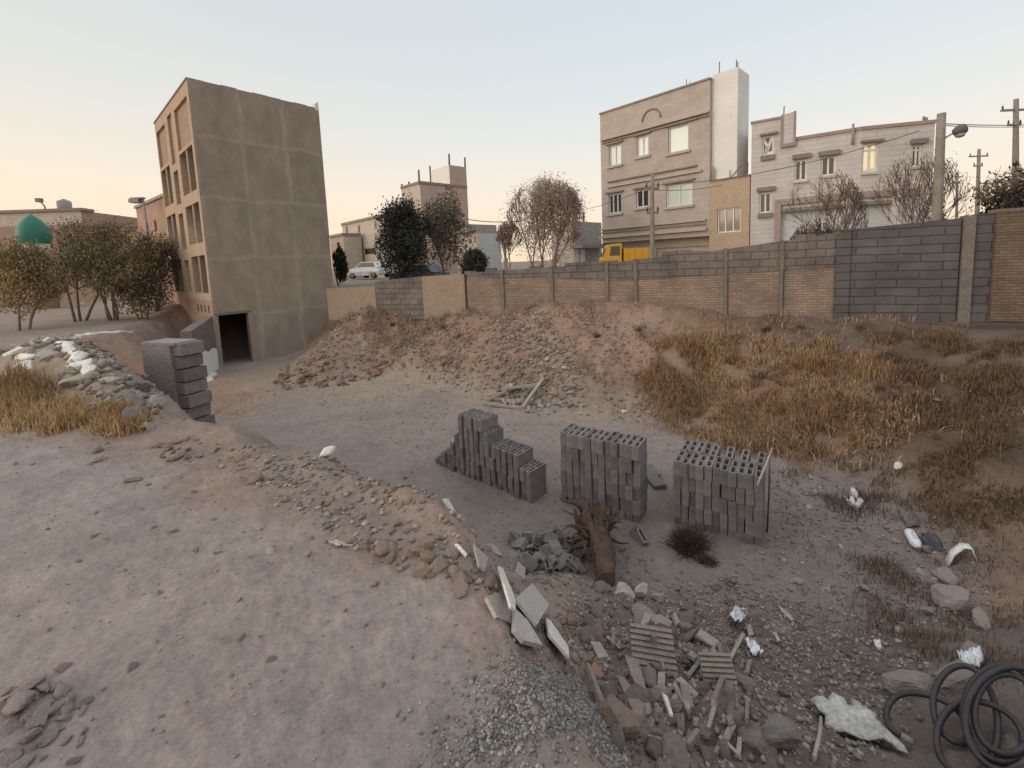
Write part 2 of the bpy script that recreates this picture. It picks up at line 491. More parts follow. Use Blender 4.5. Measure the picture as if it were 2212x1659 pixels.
# ------------------------------------------------------------------ shared materials
M_ = {}
M_['conc'] = brick('weathered_render', (.305, .25, .202), (.28, .228, .184), (.34, .286, .236), 1.66, 2.28, .13, offset=0, smooth=1.0, wob=.45, bump=.25, dirt=.19, streak=1)
M_['concface'] = mat('tan_render', (.46, .345, .25), (.40, .30, .215), 3, bump=.1)
M_['pinkplaster'] = mat('pink_plaster', (.37, .255, .19), (.325, .22, .165), 3, bump=.1)
M_['tanpale'] = mat('pale_tan_plaster', (.32, .25, .19), (.275, .213, .16), 3, bump=.1)
M_['dark'] = mat('painted_interior_shade', (.03, .025, .022), None, 3, bump=0)  # near-black colour stands in for the shade inside openings
M_['steel'] = mat('weathered_steel', (.17, .155, .145), (.24, .21, .19), 6, rough=.6, bump=.1)
M_['rebar'] = mat('rusty_rebar', (.13, .085, .06), (.18, .12, .09), 12, bump=0)
M_['white'] = mat('white_paint', (.72, .71, .70), (.6, .58, .56), 5, rough=.5, bump=.05)
M_['whiteplaster'] = mat('white_plaster', (.74, .72, .69), (.68, .655, .625), 1.0, bump=.08, fine=.03)
M_['beige'] = brick('beige_stone_cladding', (.45, .39, .345), (.42, .362, .318), (.345, .295, .255), .6, .3, .006, bump=.1, dirt=.12)
M_['beigetrim'] = mat('beige_stone_trim', (.47, .41, .36), (.42, .365, .32), 3, bump=.1)
M_['browntrim'] = mat('brown_trim', (.25, .19, .16), (.31, .235, .20), 4, bump=.1)
M_['pinkbrick'] = brick('pinkish_brick_cladding', (.42, .27, .2), (.37, .235, .175), (.33, .24, .19), .24, .08, .008, bump=.2, dirt=.12)
M_['whitestone'] = brick('white_stone_cladding', (.54, .50, .49), (.50, .46, .45), (.40, .355, .345), 1.1, .22, .014, bump=.3, dirt=.10, smooth=.6)
M_['pinktrim'] = mat('mauve_stone_trim', (.36, .275, .262), (.30, .225, .213), 3, bump=.1)
M_['shutter'] = brick('ribbed_shutter', (.55, .56, .56), (.52, .53, .53), (.36, .37, .37), 30, .11, .012, bump=.4, dirt=.06)
M_['pane'] = glass('dark_window_glass', (.05, .047, .05))
M_['panebright'] = glass('painted_reflection_glass', (.55, .60, .56), .12)  # bright base colour stands in for sky reflected in the panes
M_['panegold'] = glass('window_mirroring_the_evening_sky', (.75, .66, .45), .05)
M_['panegold'].node_tree.nodes['Principled BSDF'].inputs['Metallic'].default_value = .9
M_['panegold'].node_tree.nodes['Principled BSDF'].inputs['Base Color'].default_value = (1.0, .9, .66, 1)  # gold base colour paints the evening sky's reflection into the pane
M_['farpink'] = mat('rosy_render', (.47, .355, .30), (.42, .315, .262), 1.2, bump=.05)
M_['farpale'] = mat('pale_render', (.52, .45, .385), (.46, .39, .33), 1.2, bump=.05)
M_['fartan'] = mat('tan_brick_render', (.40, .30, .225), (.34, .25, .185), 1.5, bump=.05)
M_['fargrey'] = mat('grey_render', (.34, .315, .295), (.28, .26, .245), 1.5, bump=.05)
M_['block'] = brick('grey_block_masonry', (.185, .156, .142), (.15, .128, .117), (.12, .103, .094), .42, .205, .018, bump=.9, dirt=.38, smooth=.8, wob=.06)
M_['blockd'] = brick('dark_grey_block_masonry', (.125, .112, .112), (.105, .094, .095), (.088, .078, .079), .84, .205, .022, bump=.9, dirt=.32, smooth=.8, wob=.06)
M_['brick'] = brick('rough_ochre_brickwork', (.33, .245, .19), (.255, .185, .145), (.22, .17, .14), .22, .068, .010, bump=1, dirt=.28, wob=.03)
M_['brickd'] = brick('brown_brickwork', (.20, .15, .105), (.15, .112, .08), (.135, .10, .075), .22, .068, .010, bump=1, dirt=.3, wob=.03)
M_['cemcol'] = mat('cement_column', (.20, .172, .152), (.155, .134, .12), 4, bump=.4)

# ------------------------------------------------------------------ facades
class Facade:
    """a vertical plane: origin, direction to the right, outward normal towards the viewer's side"""
    def __init__(s, o, a):
        s.o = np.array(o[:2], float); a = np.array(a[:2], float); s.a = a/np.hypot(*a); s.n = np.array([s.a[1], -s.a[0]])
    def px(s, x, y, n=0.0):
        d = ray(x, y); o = s.o+s.n*n
        t = ((o-CAM[:2])@s.n)/(d[:2]@s.n)
        P = CAM+d*t
        return float((P[:2]-s.o)@s.a), float(P[2])
    def P(s, a, n, z):
        q = s.o+s.a*a+s.n*n
        return (q[0], q[1], z)
    def box(s, mb, a0, a1, n0, n1, z0, z1, m=0, z0b=None, z1b=None):
        """z0b/z1b: heights at the a1 end"""
        zb0 = z0 if z0b is None else z0b; zb1 = z1 if z1b is None else z1b
        mb.hexa([s.P(a0, n1, z0), s.P(a1, n1, zb0), s.P(a1, n0, zb0), s.P(a0, n0, z0)], [s.P(a0, n1, z1), s.P(a1, n1, zb1), s.P(a1, n0, zb1), s.P(a0, n0, z1)], m)
    def wall(s, mb, a0, a1, z0, z1, ops=(), depth=.2, m=0, n=0.0, mr=None):
        ops = [(max(o[0], a0), min(o[1], a1), max(o[2], z0), min(o[3], z1)) for o in ops]
        A = sorted({a0, a1, *[o[0] for o in ops], *[o[1] for o in ops]})
        Z = sorted({z0, z1, *[o[2] for o in ops], *[o[3] for o in ops]})
        for i in range(len(A)-1):
            for j in range(len(Z)-1):
                ac, zc = (A[i]+A[i+1])/2, (Z[j]+Z[j+1])/2
                if any(o[0] < ac < o[1] and o[2] < zc < o[3] for o in ops): continue
                mb.poly([s.P(A[i], n, Z[j]), s.P(A[i+1], n, Z[j]), s.P(A[i+1], n, Z[j+1]), s.P(A[i], n, Z[j+1])], m)
        k = m if mr is None else mr
        for (p, q, b, t) in ops:
            e = n-depth
            mb.poly([s.P(p, n, b), s.P(q, n, b), s.P(q, e, b), s.P(p, e, b)], k)
            mb.poly([s.P(p, e, t), s.P(q, e, t), s.P(q, n, t), s.P(p, n, t)], k)
            mb.poly([s.P(p, n, b), s.P(p, e, b), s.P(p, e, t), s.P(p, n, t)], k)
            mb.poly([s.P(q, e, b), s.P(q, n, b), s.P(q, n, t), s.P(q, e, t)], k)
    def rect(s, x0, y0, x1, y1):
        """opening from picture corners (left-top, right-bottom)"""
        a0, t = s.px(x0, y0); a1, b = s.px(x1, y1)
        return (a0, a1, b, t)
    def window(s, parent, r, depth=.16, fm=None, pm=None, nv=1, nh=0, w=.06, tr=None, label=None):
        a0, a1, z0, z1 = r
        f = MB(); e = -depth
        s.box(f, a0, a0+w, e-.03, e+.05, z0, z1); s.box(f, a1-w, a1, e-.03, e+.05, z0, z1)
        s.box(f, a0+w, a1-w, e-.03, e+.05, z0, z0+w); s.box(f, a0+w, a1-w, e-.03, e+.05, z1-w, z1)
        for i in range(nv):
            c = a0+(a1-a0)*(i+1)/(nv+1)
            s.box(f, c-w*.5, c+w*.5, e-.028, e+.045, z0+w, z1-w)
        if tr:
            c = z0+(z1-z0)*tr
            s.box(f, a0+w, a1-w, e-.027, e+.043, c-w*.5, c+w*.5)
        o = f.build('window', fm or M_['white'], parent)
        if label: o['label'] = label
        p = MB()
        p.poly([s.P(a0+w*.5, e, z0+w*.5), s.P(a1-w*.5, e, z0+w*.5), s.P(a1-w*.5, e, z1-w*.5), s.P(a0+w*.5, e, z1-w*.5)])
        p.build('pane', pm or M_['pane'], o)
        return o

def shell(mb, fr, a0, a1, deep, z0, z1, m=0, front=False, left=True, right=True):
    """sides, back and roof of a block behind a facade"""
    P = fr.P
    if left: mb.poly([P(a0, -deep, z0), P(a0, 0, z0), P(a0, 0, z1), P(a0, -deep, z1)], m)
    if right: mb.poly([P(a1, 0, z0), P(a1, -deep, z0), P(a1, -deep, z1), P(a1, 0, z1)], m)
    mb.poly([P(a1, -deep, z0), P(a0, -deep, z0), P(a0, -deep, z1), P(a1, -deep, z1)], m)
    mb.poly([P(a0, 0, z1), P(a1, 0, z1), P(a1, -deep, z1), P(a0, -deep, z1)], m)

# ------------------------------------------------------------------ tall grey building on the left
def grey_building():
    K = np.array([-11.57, 17.0]); dr = np.array([.66, .75]); dl = np.array([-.727, .687])
    fr = Facade(K, dr); fl = Facade(K+dl*6.75, -dl)
    LW, LF, ZT = 4.92, 6.75, 8.8
    b = thing('unfinished_building', (K[0], K[1], 0), 'tall narrow grey rendered building with recessed tan bays and an open black doorway', 'building')
    # right face, with the doorway
    a0, zt = fr.px(470, 683); a1, _ = fr.px(538, 679); _, zb = fr.px(483, 792)
    door = (fr.px(477, 735)[0], fr.px(542, 735)[0], -2.02, zt+.02)
    w = MB(); fr.wall(w, 0, LW, -2.6, ZT, [door], .3)
    # hollow inside so the doorway reads dark
    c1 = K+fr.a*LW; c2 = c1+(fl.o-K); c3 = fl.o
    def V4(p, q, z0, z1): w.poly([(p[0], p[1], z0), (q[0], q[1], z0), (q[0], q[1], z1), (p[0], p[1], z1)])
    V4(c1, c2, -2.6, ZT); V4(c2, c3, -2.6, ZT)
    def slab_at(z, s=.04):
        mid_ = (K+c2)/2
        w.poly([(mid_[0]+(p[0]-mid_[0])*(1-s), mid_[1]+(p[1]-mid_[1])*(1-s), z) for p in (K, c1, c2, c3)])
    slab_at(.25)
    w.build('side_wall', M_['conc'], b)
    rf = MB()
    mid_ = (K+c2)/2
    rf.poly([(mid_[0]+(p[0]-mid_[0])*.99, mid_[1]+(p[1]-mid_[1])*.99, ZT-.1) for p in (K, c1, c2, c3)]); rf.build('roof', M_['cemcol'], b)
    cp = MB()
    # uneven parapet edge in short lengths
    n = 9
    for i in range(n):
        s0, s1 = LW*i/n, LW*(i+1)/n
        h0 = ZT+.05+.05*rnd.random()
        fr.box(cp, s0, s1, -.22, -.003, ZT, h0, 0)
    cp.build('parapet', M_['conc'], b)
    ep = MB()
    fr.box(ep, LW-.16, LW+.004, -3.2, .004, ZT-.05, ZT+.22, 0, None, ZT+.34)
    ep.build('end_parapet', M_['whiteplaster'], b)
    dj = MB()
    fr.box(dj, door[0]-.1, door[1]+.12, -.02, .012, door[3], door[3]+.10)
    dj.build('lintel', M_['cemcol'], b)
    # front with its bays
    def R(x0, y0, x1, y1): return fl.rect(x0, y0, x1, y1)
    cols = [(.18, 2.15), (2.75, 3.6), (4.2, 6.45)]        # far bay, middle slot, near bay (metres along the front)
    lv = [(6.7, 8.32), (4.9, 6.55), (2.9, 4.44), (.9, 2.4)]
    lev = {0: lv, 1: [(6.4, 8.42), (4.7, 6.1), (2.75, 4.3), (.95, 2.3)], 2: lv}
    ops = [(c[0], c[1], z0, z1) for i, c in enumerate(cols) for (z0, z1) in lev[i]]
    f = MB(); fl.wall(f, 0, LF, .62, ZT, ops, .32)
    fl.wall(f, 0, LF, -2.6, .62, [], .1, 1)
    f.build('front_wall', [M_['concface'], M_['pinkplaster']], b)
    fc = MB(); fl.box(fc, -.04, LF-.003, -.25, .03, ZT, ZT+.06); fc.build('coping', M_['browntrim'], b)
    for i, c in enumerate(cols):
        for j, (z0, z1) in enumerate(lev[i]):
            if j == 0 or i == 1:
                p = MB(); d = -.10 if j == 0 else -.2
                p.poly([fl.P(c[0], d, z0), fl.P(c[1], d, z0), fl.P(c[1], d, z1), fl.P(c[0], d, z1)])
                if i == 1 and j > 0:      # a slot window in the middle strip
                    q = MB(); fl.box(q, c[0]+.2, c[1]-.16, -.19, -.17, z0+.2, z1-.15)
                    q.build('slot_window', M_['pane'], b)
                p.build('bay_panel', M_['pinkplaster'], b)
            else:
                lg = MB()
                d = -1.1
                lg.poly([fl.P(c[0], d, z0), fl.P(c[1], d, z0), fl.P(c[1], d, z1), fl.P(c[0], d, z1)], 0)
                for p_, q_ in ((c[0], c[0]), (c[1], c[1])):
                    lg.poly([fl.P(p_, -.32, z0), fl.P(p_, d, z0), fl.P(p_, d, z1), fl.P(p_, -.32, z1)], 0)
                lg.poly([fl.P(c[0], -.32, z0), fl.P(c[1], -.32, z0), fl.P(c[1], d, z0), fl.P(c[0], d, z0)], 0)
                lg.poly([fl.P(c[0], -.32, z1), fl.P(c[1], -.32, z1), fl.P(c[1], d, z1), fl.P(c[0], d, z1)], 1)
                lg.build('balcony_recess', [M_['tanpale'], M_['browntrim']], b)
                pr = MB(); mid = (c[0]+c[1])/2
                fl.box(pr, mid-.13, mid+.13, -.34, -.03, z0, z1)
                pr.build('pier', M_['tanpale'], b)
                if j in (1, 2):
                    for k, (p_, q_) in enumerate(((c[0]+.02, mid-.15), (mid+.15, c[1]-.02))):
                        r = MB(); fl.box(r, p_, q_, -.30, -.26, z0, z0+.82)
                        r.build('balcony_screen', M_['whiteplaster' if (j == 2) else 'pinkplaster'], b)
    for k in range(4):
        v = MB(); a = 4.35+k*.58
        fl.box(v, a, a+.15, -.02, .004, .12, .42)
        v.build('painted_vent_hole', M_['dark'], b)  # dark boxes on the uncut wall, the vents' inner shade as colour
    # low wing wall running forward from the corner, limewashed at its foot
    wl_ = thing('wing_wall', (-11.0, 15.4, -2), 'short grey wall stub left of the black doorway, limewashed white at its foot', 'wall')
    A, B = np.array([-10.95, 14.9]), np.array([-11.45, 16.8])
    ff = Facade(A, (B-A)); L = float(np.hypot(*(B-A)))
    m = MB(); ff.box(m, 0, L, -.35, 0, -2.5, -.25, 0, None, .05); m.build('masonry', M_['cemcol'], wl_)
    m = MB()
    pts = [(0.02, -2.4), (L*.98, -2.3), (L*.97, -1.2), (L*.8, -1.12), (L*.6, -1.2), (L*.42, -1.08), (L*.2, -1.14), (.02, -1.05)]
    m.hexa([ff.P(a, .004, z) for a, z in pts], [ff.P(a, .022, z) for a, z in pts]); m.build('limewash', M_['whiteplaster'], wl_)
grey_building()

# ------------------------------------------------------------------ houses beyond the wall
def rods(h, fr, lst, r=.02, nm='rebar', m='rebar', back=.12):
    for (x, y0, y1) in lst:
        mb = MB()
        a, z0 = fr.px(x, y0); _, z1 = fr.px(x, y1)
        q = fr.P(a, -back, 0)
        mb.tube([(q[0], q[1], z0-.15), (q[0]+.02, q[1], z1)], r, 5)
        mb.build(nm, M_[m], h)

def beige_house():
    O = depth(1299, 400, 29.0)
    E = level(1535, 170, depth(1299, 247, 29.0)[2])
    fr = Facade(O, E-O)
    LW = fr.px(1533, 350)[0]; ZT = fr.px(1299, 247)[1]; ZB = fr.px(1299, 524)[1]-.05
    h = thing('beige_house', (O[0], O[1], .3), 'three-storey beige stone house with an arch on its parapet and a white stair block', 'house')
    wins = [(1315, 316, 1342, 354), (1374.6, 297, 1401, 334), (1443, 277, 1487, 323), (1314, 421, 1342.6, 459), (1374, 412, 1401, 446), (1439, 401, 1495.5, 441)]
    ops = [fr.rect(*w) for w in wins]
    w = MB()
    fr.wall(w, 0, LW, ZB, ZT, ops, .16)
    shell(w, fr, 0, LW, 2.6, .0, ZT)
    w.build('wall', M_['beige'], h)
    lw = MB(); g0, g1 = fr.px(1405, 530)[0], fr.px(1532, 500)[0]
    fr.wall(lw, 0, LW, 0, ZB, [(g0, g1-.3, 0, ZB-.5)], .25, 0, -.7)
    lw.build('ground_floor', M_['beigetrim'], h)
    gd = MB(); gd.poly([fr.P(g0, -.85, 0), fr.P(g1-.3, -.85, 0), fr.P(g1-.3, -.85, ZB-.5), fr.P(g0, -.85, ZB-.5)])
    gd.build('garage_door', M_['farpale'], h)
    sf = MB(); sf.poly([fr.P(0, -.75, ZB), fr.P(LW, -.75, ZB), fr.P(LW, 0, ZB), fr.P(0, 0, ZB)]); sf.build('soffit', M_['browntrim'], h)
    for i, r in enumerate(ops):
        pm = [M_['panebright'], M_['panebright'], M_['panebright'], M_['pane'], M_['pane'], M_['panebright']][i]
        fr.window(h, r, .14, None, pm, nv=2 if i in (3,) else 1 if i in (0, 4) else 0 if i == 2 else 1, w=.07)
        s = MB(); fr.box(s, r[0]-.12, r[1]+.12, 0, .12, r[2]-.14, r[2]-.004); s.build('sill', M_['beigetrim'], h)
        s = MB(); fr.box(s, r[0]-.16, r[1]+(.5 if i == 2 else .16), 0, .14, r[3]+.06, r[3]+.16); s.build('window_hood', M_['browntrim'], h)
    def ledge(x0, y0, x1, y1, th, pr, m='beigetrim', nm='string_course'):
        a0, z0 = fr.px(x0, y0); a1, z1 = fr.px(x1, y1); z = (z0+z1)/2
        s = MB(); fr.box(s, a0, min(a1, LW-.004), 0, pr, z-th/2, z+th/2); s.build(nm, M_[m], h)
    ledge(1300, 306, 1533, 238, .14, .2); ledge(1300, 313, 1533, 247, .06, .1, 'browntrim')
    ledge(1313, 396, 1506, 355, .08, .12, 'browntrim'); ledge(1313, 406, 1517, 366, .12, .14)
    ledge(1298, 497, 1526, 473, .12, .16); ledge(1298, 505, 1526, 482, .06, .1, 'browntrim'); ledge(1298, 514, 1528, 493, .16, .22)
    cpx = MB(); fr.box(cpx, -.03, LW+.02, -.3, .06, ZT, ZT+.1); cpx.build('coping', M_['browntrim'], h)
    # arch relief
    ac, zc = fr.px(1407, 258); R0 = abs(fr.px(1427, 255)[0]-ac)
    ar = MB()
    pts = [fr.P(ac+math.cos(t)*R0, .02, zc+math.sin(t)*R0) for t in np.linspace(0, math.pi, 13)]
    ar.tube(pts, .06, 5); ar.build('arch_relief', M_['browntrim'], h)
    # white stair block standing higher at the back
    fb = Facade(fr.o-fr.n*.25, fr.a)
    a0 = LW+.003; a1 = fb.px(1593, 260)[0]; zt = fb.px(1592, 145)[1]
    t = MB(); fb.wall(t, a0, a1, 0, zt); shell(t, fb, a0, a1, 1.6, 0, zt)
    t.build('stair_block', M_['whiteplaster'], h)
    rods(h, fb, [(1551, 165, 132), (1588, 147, 128), (1591, 147, 133)], .025)
    rods(h, fr, [(1480, 189, 170), (1488, 186, 176)], .02)
    # small annex
    an = thing('annex_house', (E[0], E[1], .3), 'low tan annex with a three-part window between the beige and the white house', 'house')
    x0 = LW+.004; x1 = fr.px(1619, 450)[0]; za = fr.px(1575, 387)[1]
    r = fr.rect(1549.6, 452, 1600, 500)
    t = MB(); fr.wall(t, x0, x1, 0, za, [r], .16); shell(t, fr, x0, x1, 3, 0, za); t.build('wall', M_['concface'], an)
    fr.window(an, r, .14, None, None, nv=2, w=.07)
    t = MB(); fr.box(t, x0, x1, -.2, .05, za, za+.08); t.build('coping', M_['browntrim'], an)
    rods(an, fr, [(1538, 385, 358), (1542, 385, 364), (1574, 383, 366), (1613, 378, 350)], .02)
    t = MB(); a, z = fr.px(1575, 385); q = fr.P(a, -.12, z); t.tube([q, (q[0]+.45, q[1]-.2, z+.6)], .02, 5)
    t.build('rebar', M_['rebar'], an)
    return fr, x1
beige_fr, beige_x1 = beige_house()

def white_house():
    k = 24.5
    for _ in range(6):          # the left end stands against the annex
        P1 = depth(1720, 303, k); P2 = level(1845, 283.5, P1[2]); f1 = Facade(P1, P2-P1)
        g = f1.P(f1.px(1621, 450)[0], 0, 0); e = beige_fr.P(beige_x1, 0, 0)
        k *= math.hypot(e[0], e[1])/math.hypot(g[0], g[1])
    P1 = depth(1720, 303, k); P2 = level(1845, 283.5, P1[2])
    f1 = Facade(P1, P2-P1)
    ac = f1.px(1862, 340)[0]; c = f1.P(ac, 0, 0)
    ZL = P1[2]
    Q = level(2018, 266, ZL)
    f2 = Facade(c, np.array(Q[:2])-np.array(c[:2]))
    L2 = f2.px(2016, 340)[0]
    aL = f1.px(1622, 400)[0]; aS = f1.px(1692, 290)[0]; aS2 = f1.px(1714, 290)[0]
    ZH = f1.px(1622, 268)[1]; ZS = f1.px(1706, 246)[1]
    h = thing('white_house', (c[0], c[1], .3), 'long two-storey white stone house with roller shutters and small hooded windows', 'house')
    W1 = [(1646.5, 296, 1671, 333.5), (1640, 416.6, 1666, 459), (1716.6, 346.5, 1742.7, 389), (1773.6, 340, 1804.6, 377.5)]
    o1 = [f1.rect(*w) for w in W1]
    s1 = f1.rect(1689, 459, 1822, 512); s1 = (s1[0], s1[1], .4, s1[3])
    W2 = [(1864, 311, 1896, 371), (1971, 314, 1990.5, 359.5)]
    o2 = [f2.rect(*w) for w in W2]
    s2 = f2.rect(1864, 444, 1919, 490); s2 = (.02, s2[1], .4, s2[3])
    w = MB()
    left = [o for o in o1 if o[0] < aS]; right = [o for o in o1 if o[0] >= aS]
    f1.wall(w, aL, aS, 0, ZH, left, .16); f1.wall(w, aS, ac, 0, ZL, right+[s1], .16)
    f2.wall(w, 0, L2, 0, ZL, o2+[s2], .16)
    P = f1.P
    w.poly([P(aL, -7, 0), P(aL, 0, 0), P(aL, 0, ZH), P(aL, -7, ZH)])
    w.poly([P(aL, 0, ZH), P(aS, 0, ZH), P(aS, -7, ZH), P(aL, -7, ZH)])
    w.poly([P(aS, 0, ZL), P(aS, -7, ZL), P(aS, -7, ZH), P(aS, 0, ZH)])
    w.poly([P(aS, 0, ZL-.02), P(ac, 0, ZL-.02), P(ac, -7, ZL-.02), P(aS, -7, ZL-.02)])
    w.poly([f2.P(0, 0, ZL-.02), f2.P(L2, 0, ZL-.02), f2.P(L2, -7, ZL-.02), P(ac, -7, ZL-.02)])
    w.poly([f2.P(L2, 0, 0), f2.P(L2, -7, 0), f2.P(L2, -7, ZL), f2.P(L2, 0, ZL)])
    w.poly([P(aL, -7, 0), P(aL, -7, ZH), P(ac, -7, ZL), P(ac, -7, 0)])
    w.build('wall', M_['whitestone'], h)
    sg = MB(); f1.box(sg, aS, aS2, -.25, .10, ZL-.1, ZS, 0, None, ZS+.05)
    g = sg.build('parapet_fin', M_['whitestone'], h)
    fm = MB()
    f1.box(fm, aS-.10, aS, -.25, .13, ZL-.25, ZS); f1.box(fm, aS2, aS2+.10, -.25, .13, ZL-.25, ZS+.06); f1.box(fm, aS, aS2, -.25, .13, ZL-.25, ZL-.1)
    fm.build('fin_border', M_['pinktrim'], g)
    cp = MB()
    f1.box(cp, aL-.04, aS-.1, -.25, .06, ZH, ZH+.10); f1.box(cp, aS2+.1, ac, -.25, .06, ZL, ZL+.14)
    f2.box(cp, 0, L2+.04, -.25, .06, ZL, ZL+.14)
    cp.build('coping', M_['pinktrim'], h)
    # broad string course framing the shutters
    a0, z0 = f1.px(1690, 440); _, z1 = f1.px(1840, 420); zb = (z0+z1)/2
    st = MB(); f1.box(st, a0-.3, ac, .004, .13, zb-.14, zb+.14); f2.box(st, .0, f2.px(1990, 415)[0], .004, .13, zb-.14, zb+.14)
    f1.box(st, a0-.3, a0-.05, .004, .13, .0, zb-.14)
    st.build('string_course', M_['pinktrim'], h)
    pl = MB(); f1.box(pl, s1[1]+.03, s1[1]+.3, .004, .15, 0, zb-.14); f2.box(pl, s2[1]+.03, s2[1]+.4, .004, .15, 0, zb-.14); pl.build('pilaster', M_['whitestone'], h)
    for fr, s in ((f1, s1), (f2, s2)):
        t = MB(); t.poly([fr.P(s[0], -.12, s[2]+1.0), fr.P(s[1], -.12, s[2]+1.0), fr.P(s[1], -.12, s[3]), fr.P(s[0], -.12, s[3])])
        t.poly([fr.P(s[0], -.9, s[2]-.4), fr.P(s[1], -.9, s[2]-.4), fr.P(s[1], -.9, s[2]+1.3), fr.P(s[0], -.9, s[2]+1.3)], 1)  # black sheet painted as the shade under the raised shutter
        t.build('roller_shutter', [M_['shutter'], M_['dark']], h)
        t = MB(); fr.box(t, s[0], s[1], .004, .2, s[3]+.003, s[3]+.16); t.build('shutter_box', M_['steel'], h)
    for fr, os_, hood in ((f1, o1, ['browntrim', 'steel', 'steel', 'steel']), (f2, o2, ['browntrim', 'steel'])):
        for i, r in enumerate(os_):
            first = fr is f1 and i == 0
            wn = fr.window(h, r, .12, None, M_['panegold'] if (fr is f2 and i == 0) else M_['pane'], nv=0 if first else 1, w=.075, tr=.78 if (fr is f2) else None)
            if first:          # white tape stuck across the glass
                t = MB(); e = -.115
                a0_, a1_, z0_, z1_ = r
                for (u0, v0, u1, v1) in ((.1, .9, .45, .5), (.85, .95, .3, .05), (.45, .5, .3, .1), (.35, .12, .9, .15)):
                    p0 = np.array([a0_+(a1_-a0_)*u0, z0_+(z1_-z0_)*v0]); p1 = np.array([a0_+(a1_-a0_)*u1, z0_+(z1_-z0_)*v1])
                    d = (p1-p0)/np.linalg.norm(p1-p0); k = np.array([-d[1], d[0]])*.06
                    t.hexa([fr.P(*(p0-k)[:1], e, (p0-k)[1]), fr.P(*(p1-k)[:1], e, (p1-k)[1]), fr.P(*(p1+k)[:1], e, (p1+k)[1]), fr.P(*(p0+k)[:1], e, (p0+k)[1])],
                           [fr.P(*(p0-k)[:1], e+.01, (p0-k)[1]), fr.P(*(p1-k)[:1], e+.01, (p1-k)[1]), fr.P(*(p1+k)[:1], e+.01, (p1+k)[1]), fr.P(*(p0+k)[:1], e+.01, (p0+k)[1])])
                t.build('tape', M_['white'], wn)
            t = MB(); hh = .10 if hood[i] == 'browntrim' else .2
            fr.box(t, r[0]-.1, r[1]+.14, .003, .16, r[3]+.04, r[3]+.04+hh); t.build('window_hood', M_[hood[i]], h)
            t = MB(); fr.box(t, r[0]-.05, r[1]+.05, .003, .1, r[2]-(.24 if i < 2 and fr is f1 else .1), r[2]-.004); t.build('sill', M_['steel' if i < 2 and fr is f1 else 'whitestone'], h)
    rods(h, f1, [(1692, 262, 228)], .03, 'roof_pipe', 'steel'); rods(h, f2, [(1998, 266, 250), (2004, 266, 252)], .05, 'roof_pipe', 'steel')
    t = MB()
    a, _ = f1.px(1842, 290); q = f1.P(a, .12, 0); t.tube([(q[0], q[1], ZL+.3), (q[0], q[1], ZL-.6)], .05, 6); t.build('drainpipe', M_['pinktrim'], h)
white_house()

DL, DR = np.array([-.68, .735]), np.array([.735, .68])
def corner_building(name, label, cx, top_y, Y, lx, rx, zt_px, mw, ml=None, wl_=(), wr_=(), z0=.0, cat='building', coping='browntrim', nv=1):
    C = depth(cx, top_y, Y)
    f2 = Facade(C, DR)
    aR = f2.px(rx, top_y)[0]
    f1t = Facade(C, -DL); aL = f1t.px(lx, top_y)[0]
    o = f1t.P(aL, 0, 0)
    f1 = Facade(o, -DL); L1 = -aL
    zt = C[2]
    h = thing(name, (C[0], C[1], z0), label, cat)
    w = MB()
    r1 = [f1.rect(*q) for q in wl_]; r2 = [f2.rect(*q) for q in wr_]
    f1.wall(w, 0, L1, z0, zt, r1, .15, 1); f2.wall(w, 0, aR, z0, zt, r2, .15, 0)
    k = f2.P(aR, -L1, 0)
    w.poly([f2.P(aR, 0, z0), f2.P(aR, -L1, z0), f2.P(aR, -L1, zt), f2.P(aR, 0, zt)])
    w.poly([f2.P(aR, -L1, z0), f1.P(0, 0, z0), f1.P(0, 0, zt), f2.P(aR, -L1, zt)])
    w.poly([f2.P(0, 0, zt), f2.P(aR, 0, zt), f2.P(aR, -L1, zt), f1.P(0, 0, zt)])
    w.build('wall', [mw, ml or mw], h)
    for r in r1: f1.window(h, r, .1, M_['farpale'], M_['pane'], nv=nv, w=.1)
    for r in r2: f2.window(h, r, .1, M_['farpale'], M_['pane'], nv=nv, w=.1)
    if coping:
        t = MB(); f1.box(t, 0, L1, -.3, .12, zt, zt+.25); f2.box(t, .12, aR, -.3, .12, zt, zt+.25); t.build('coping', M_[coping], h)
    return h, f1, f2, zt, aR
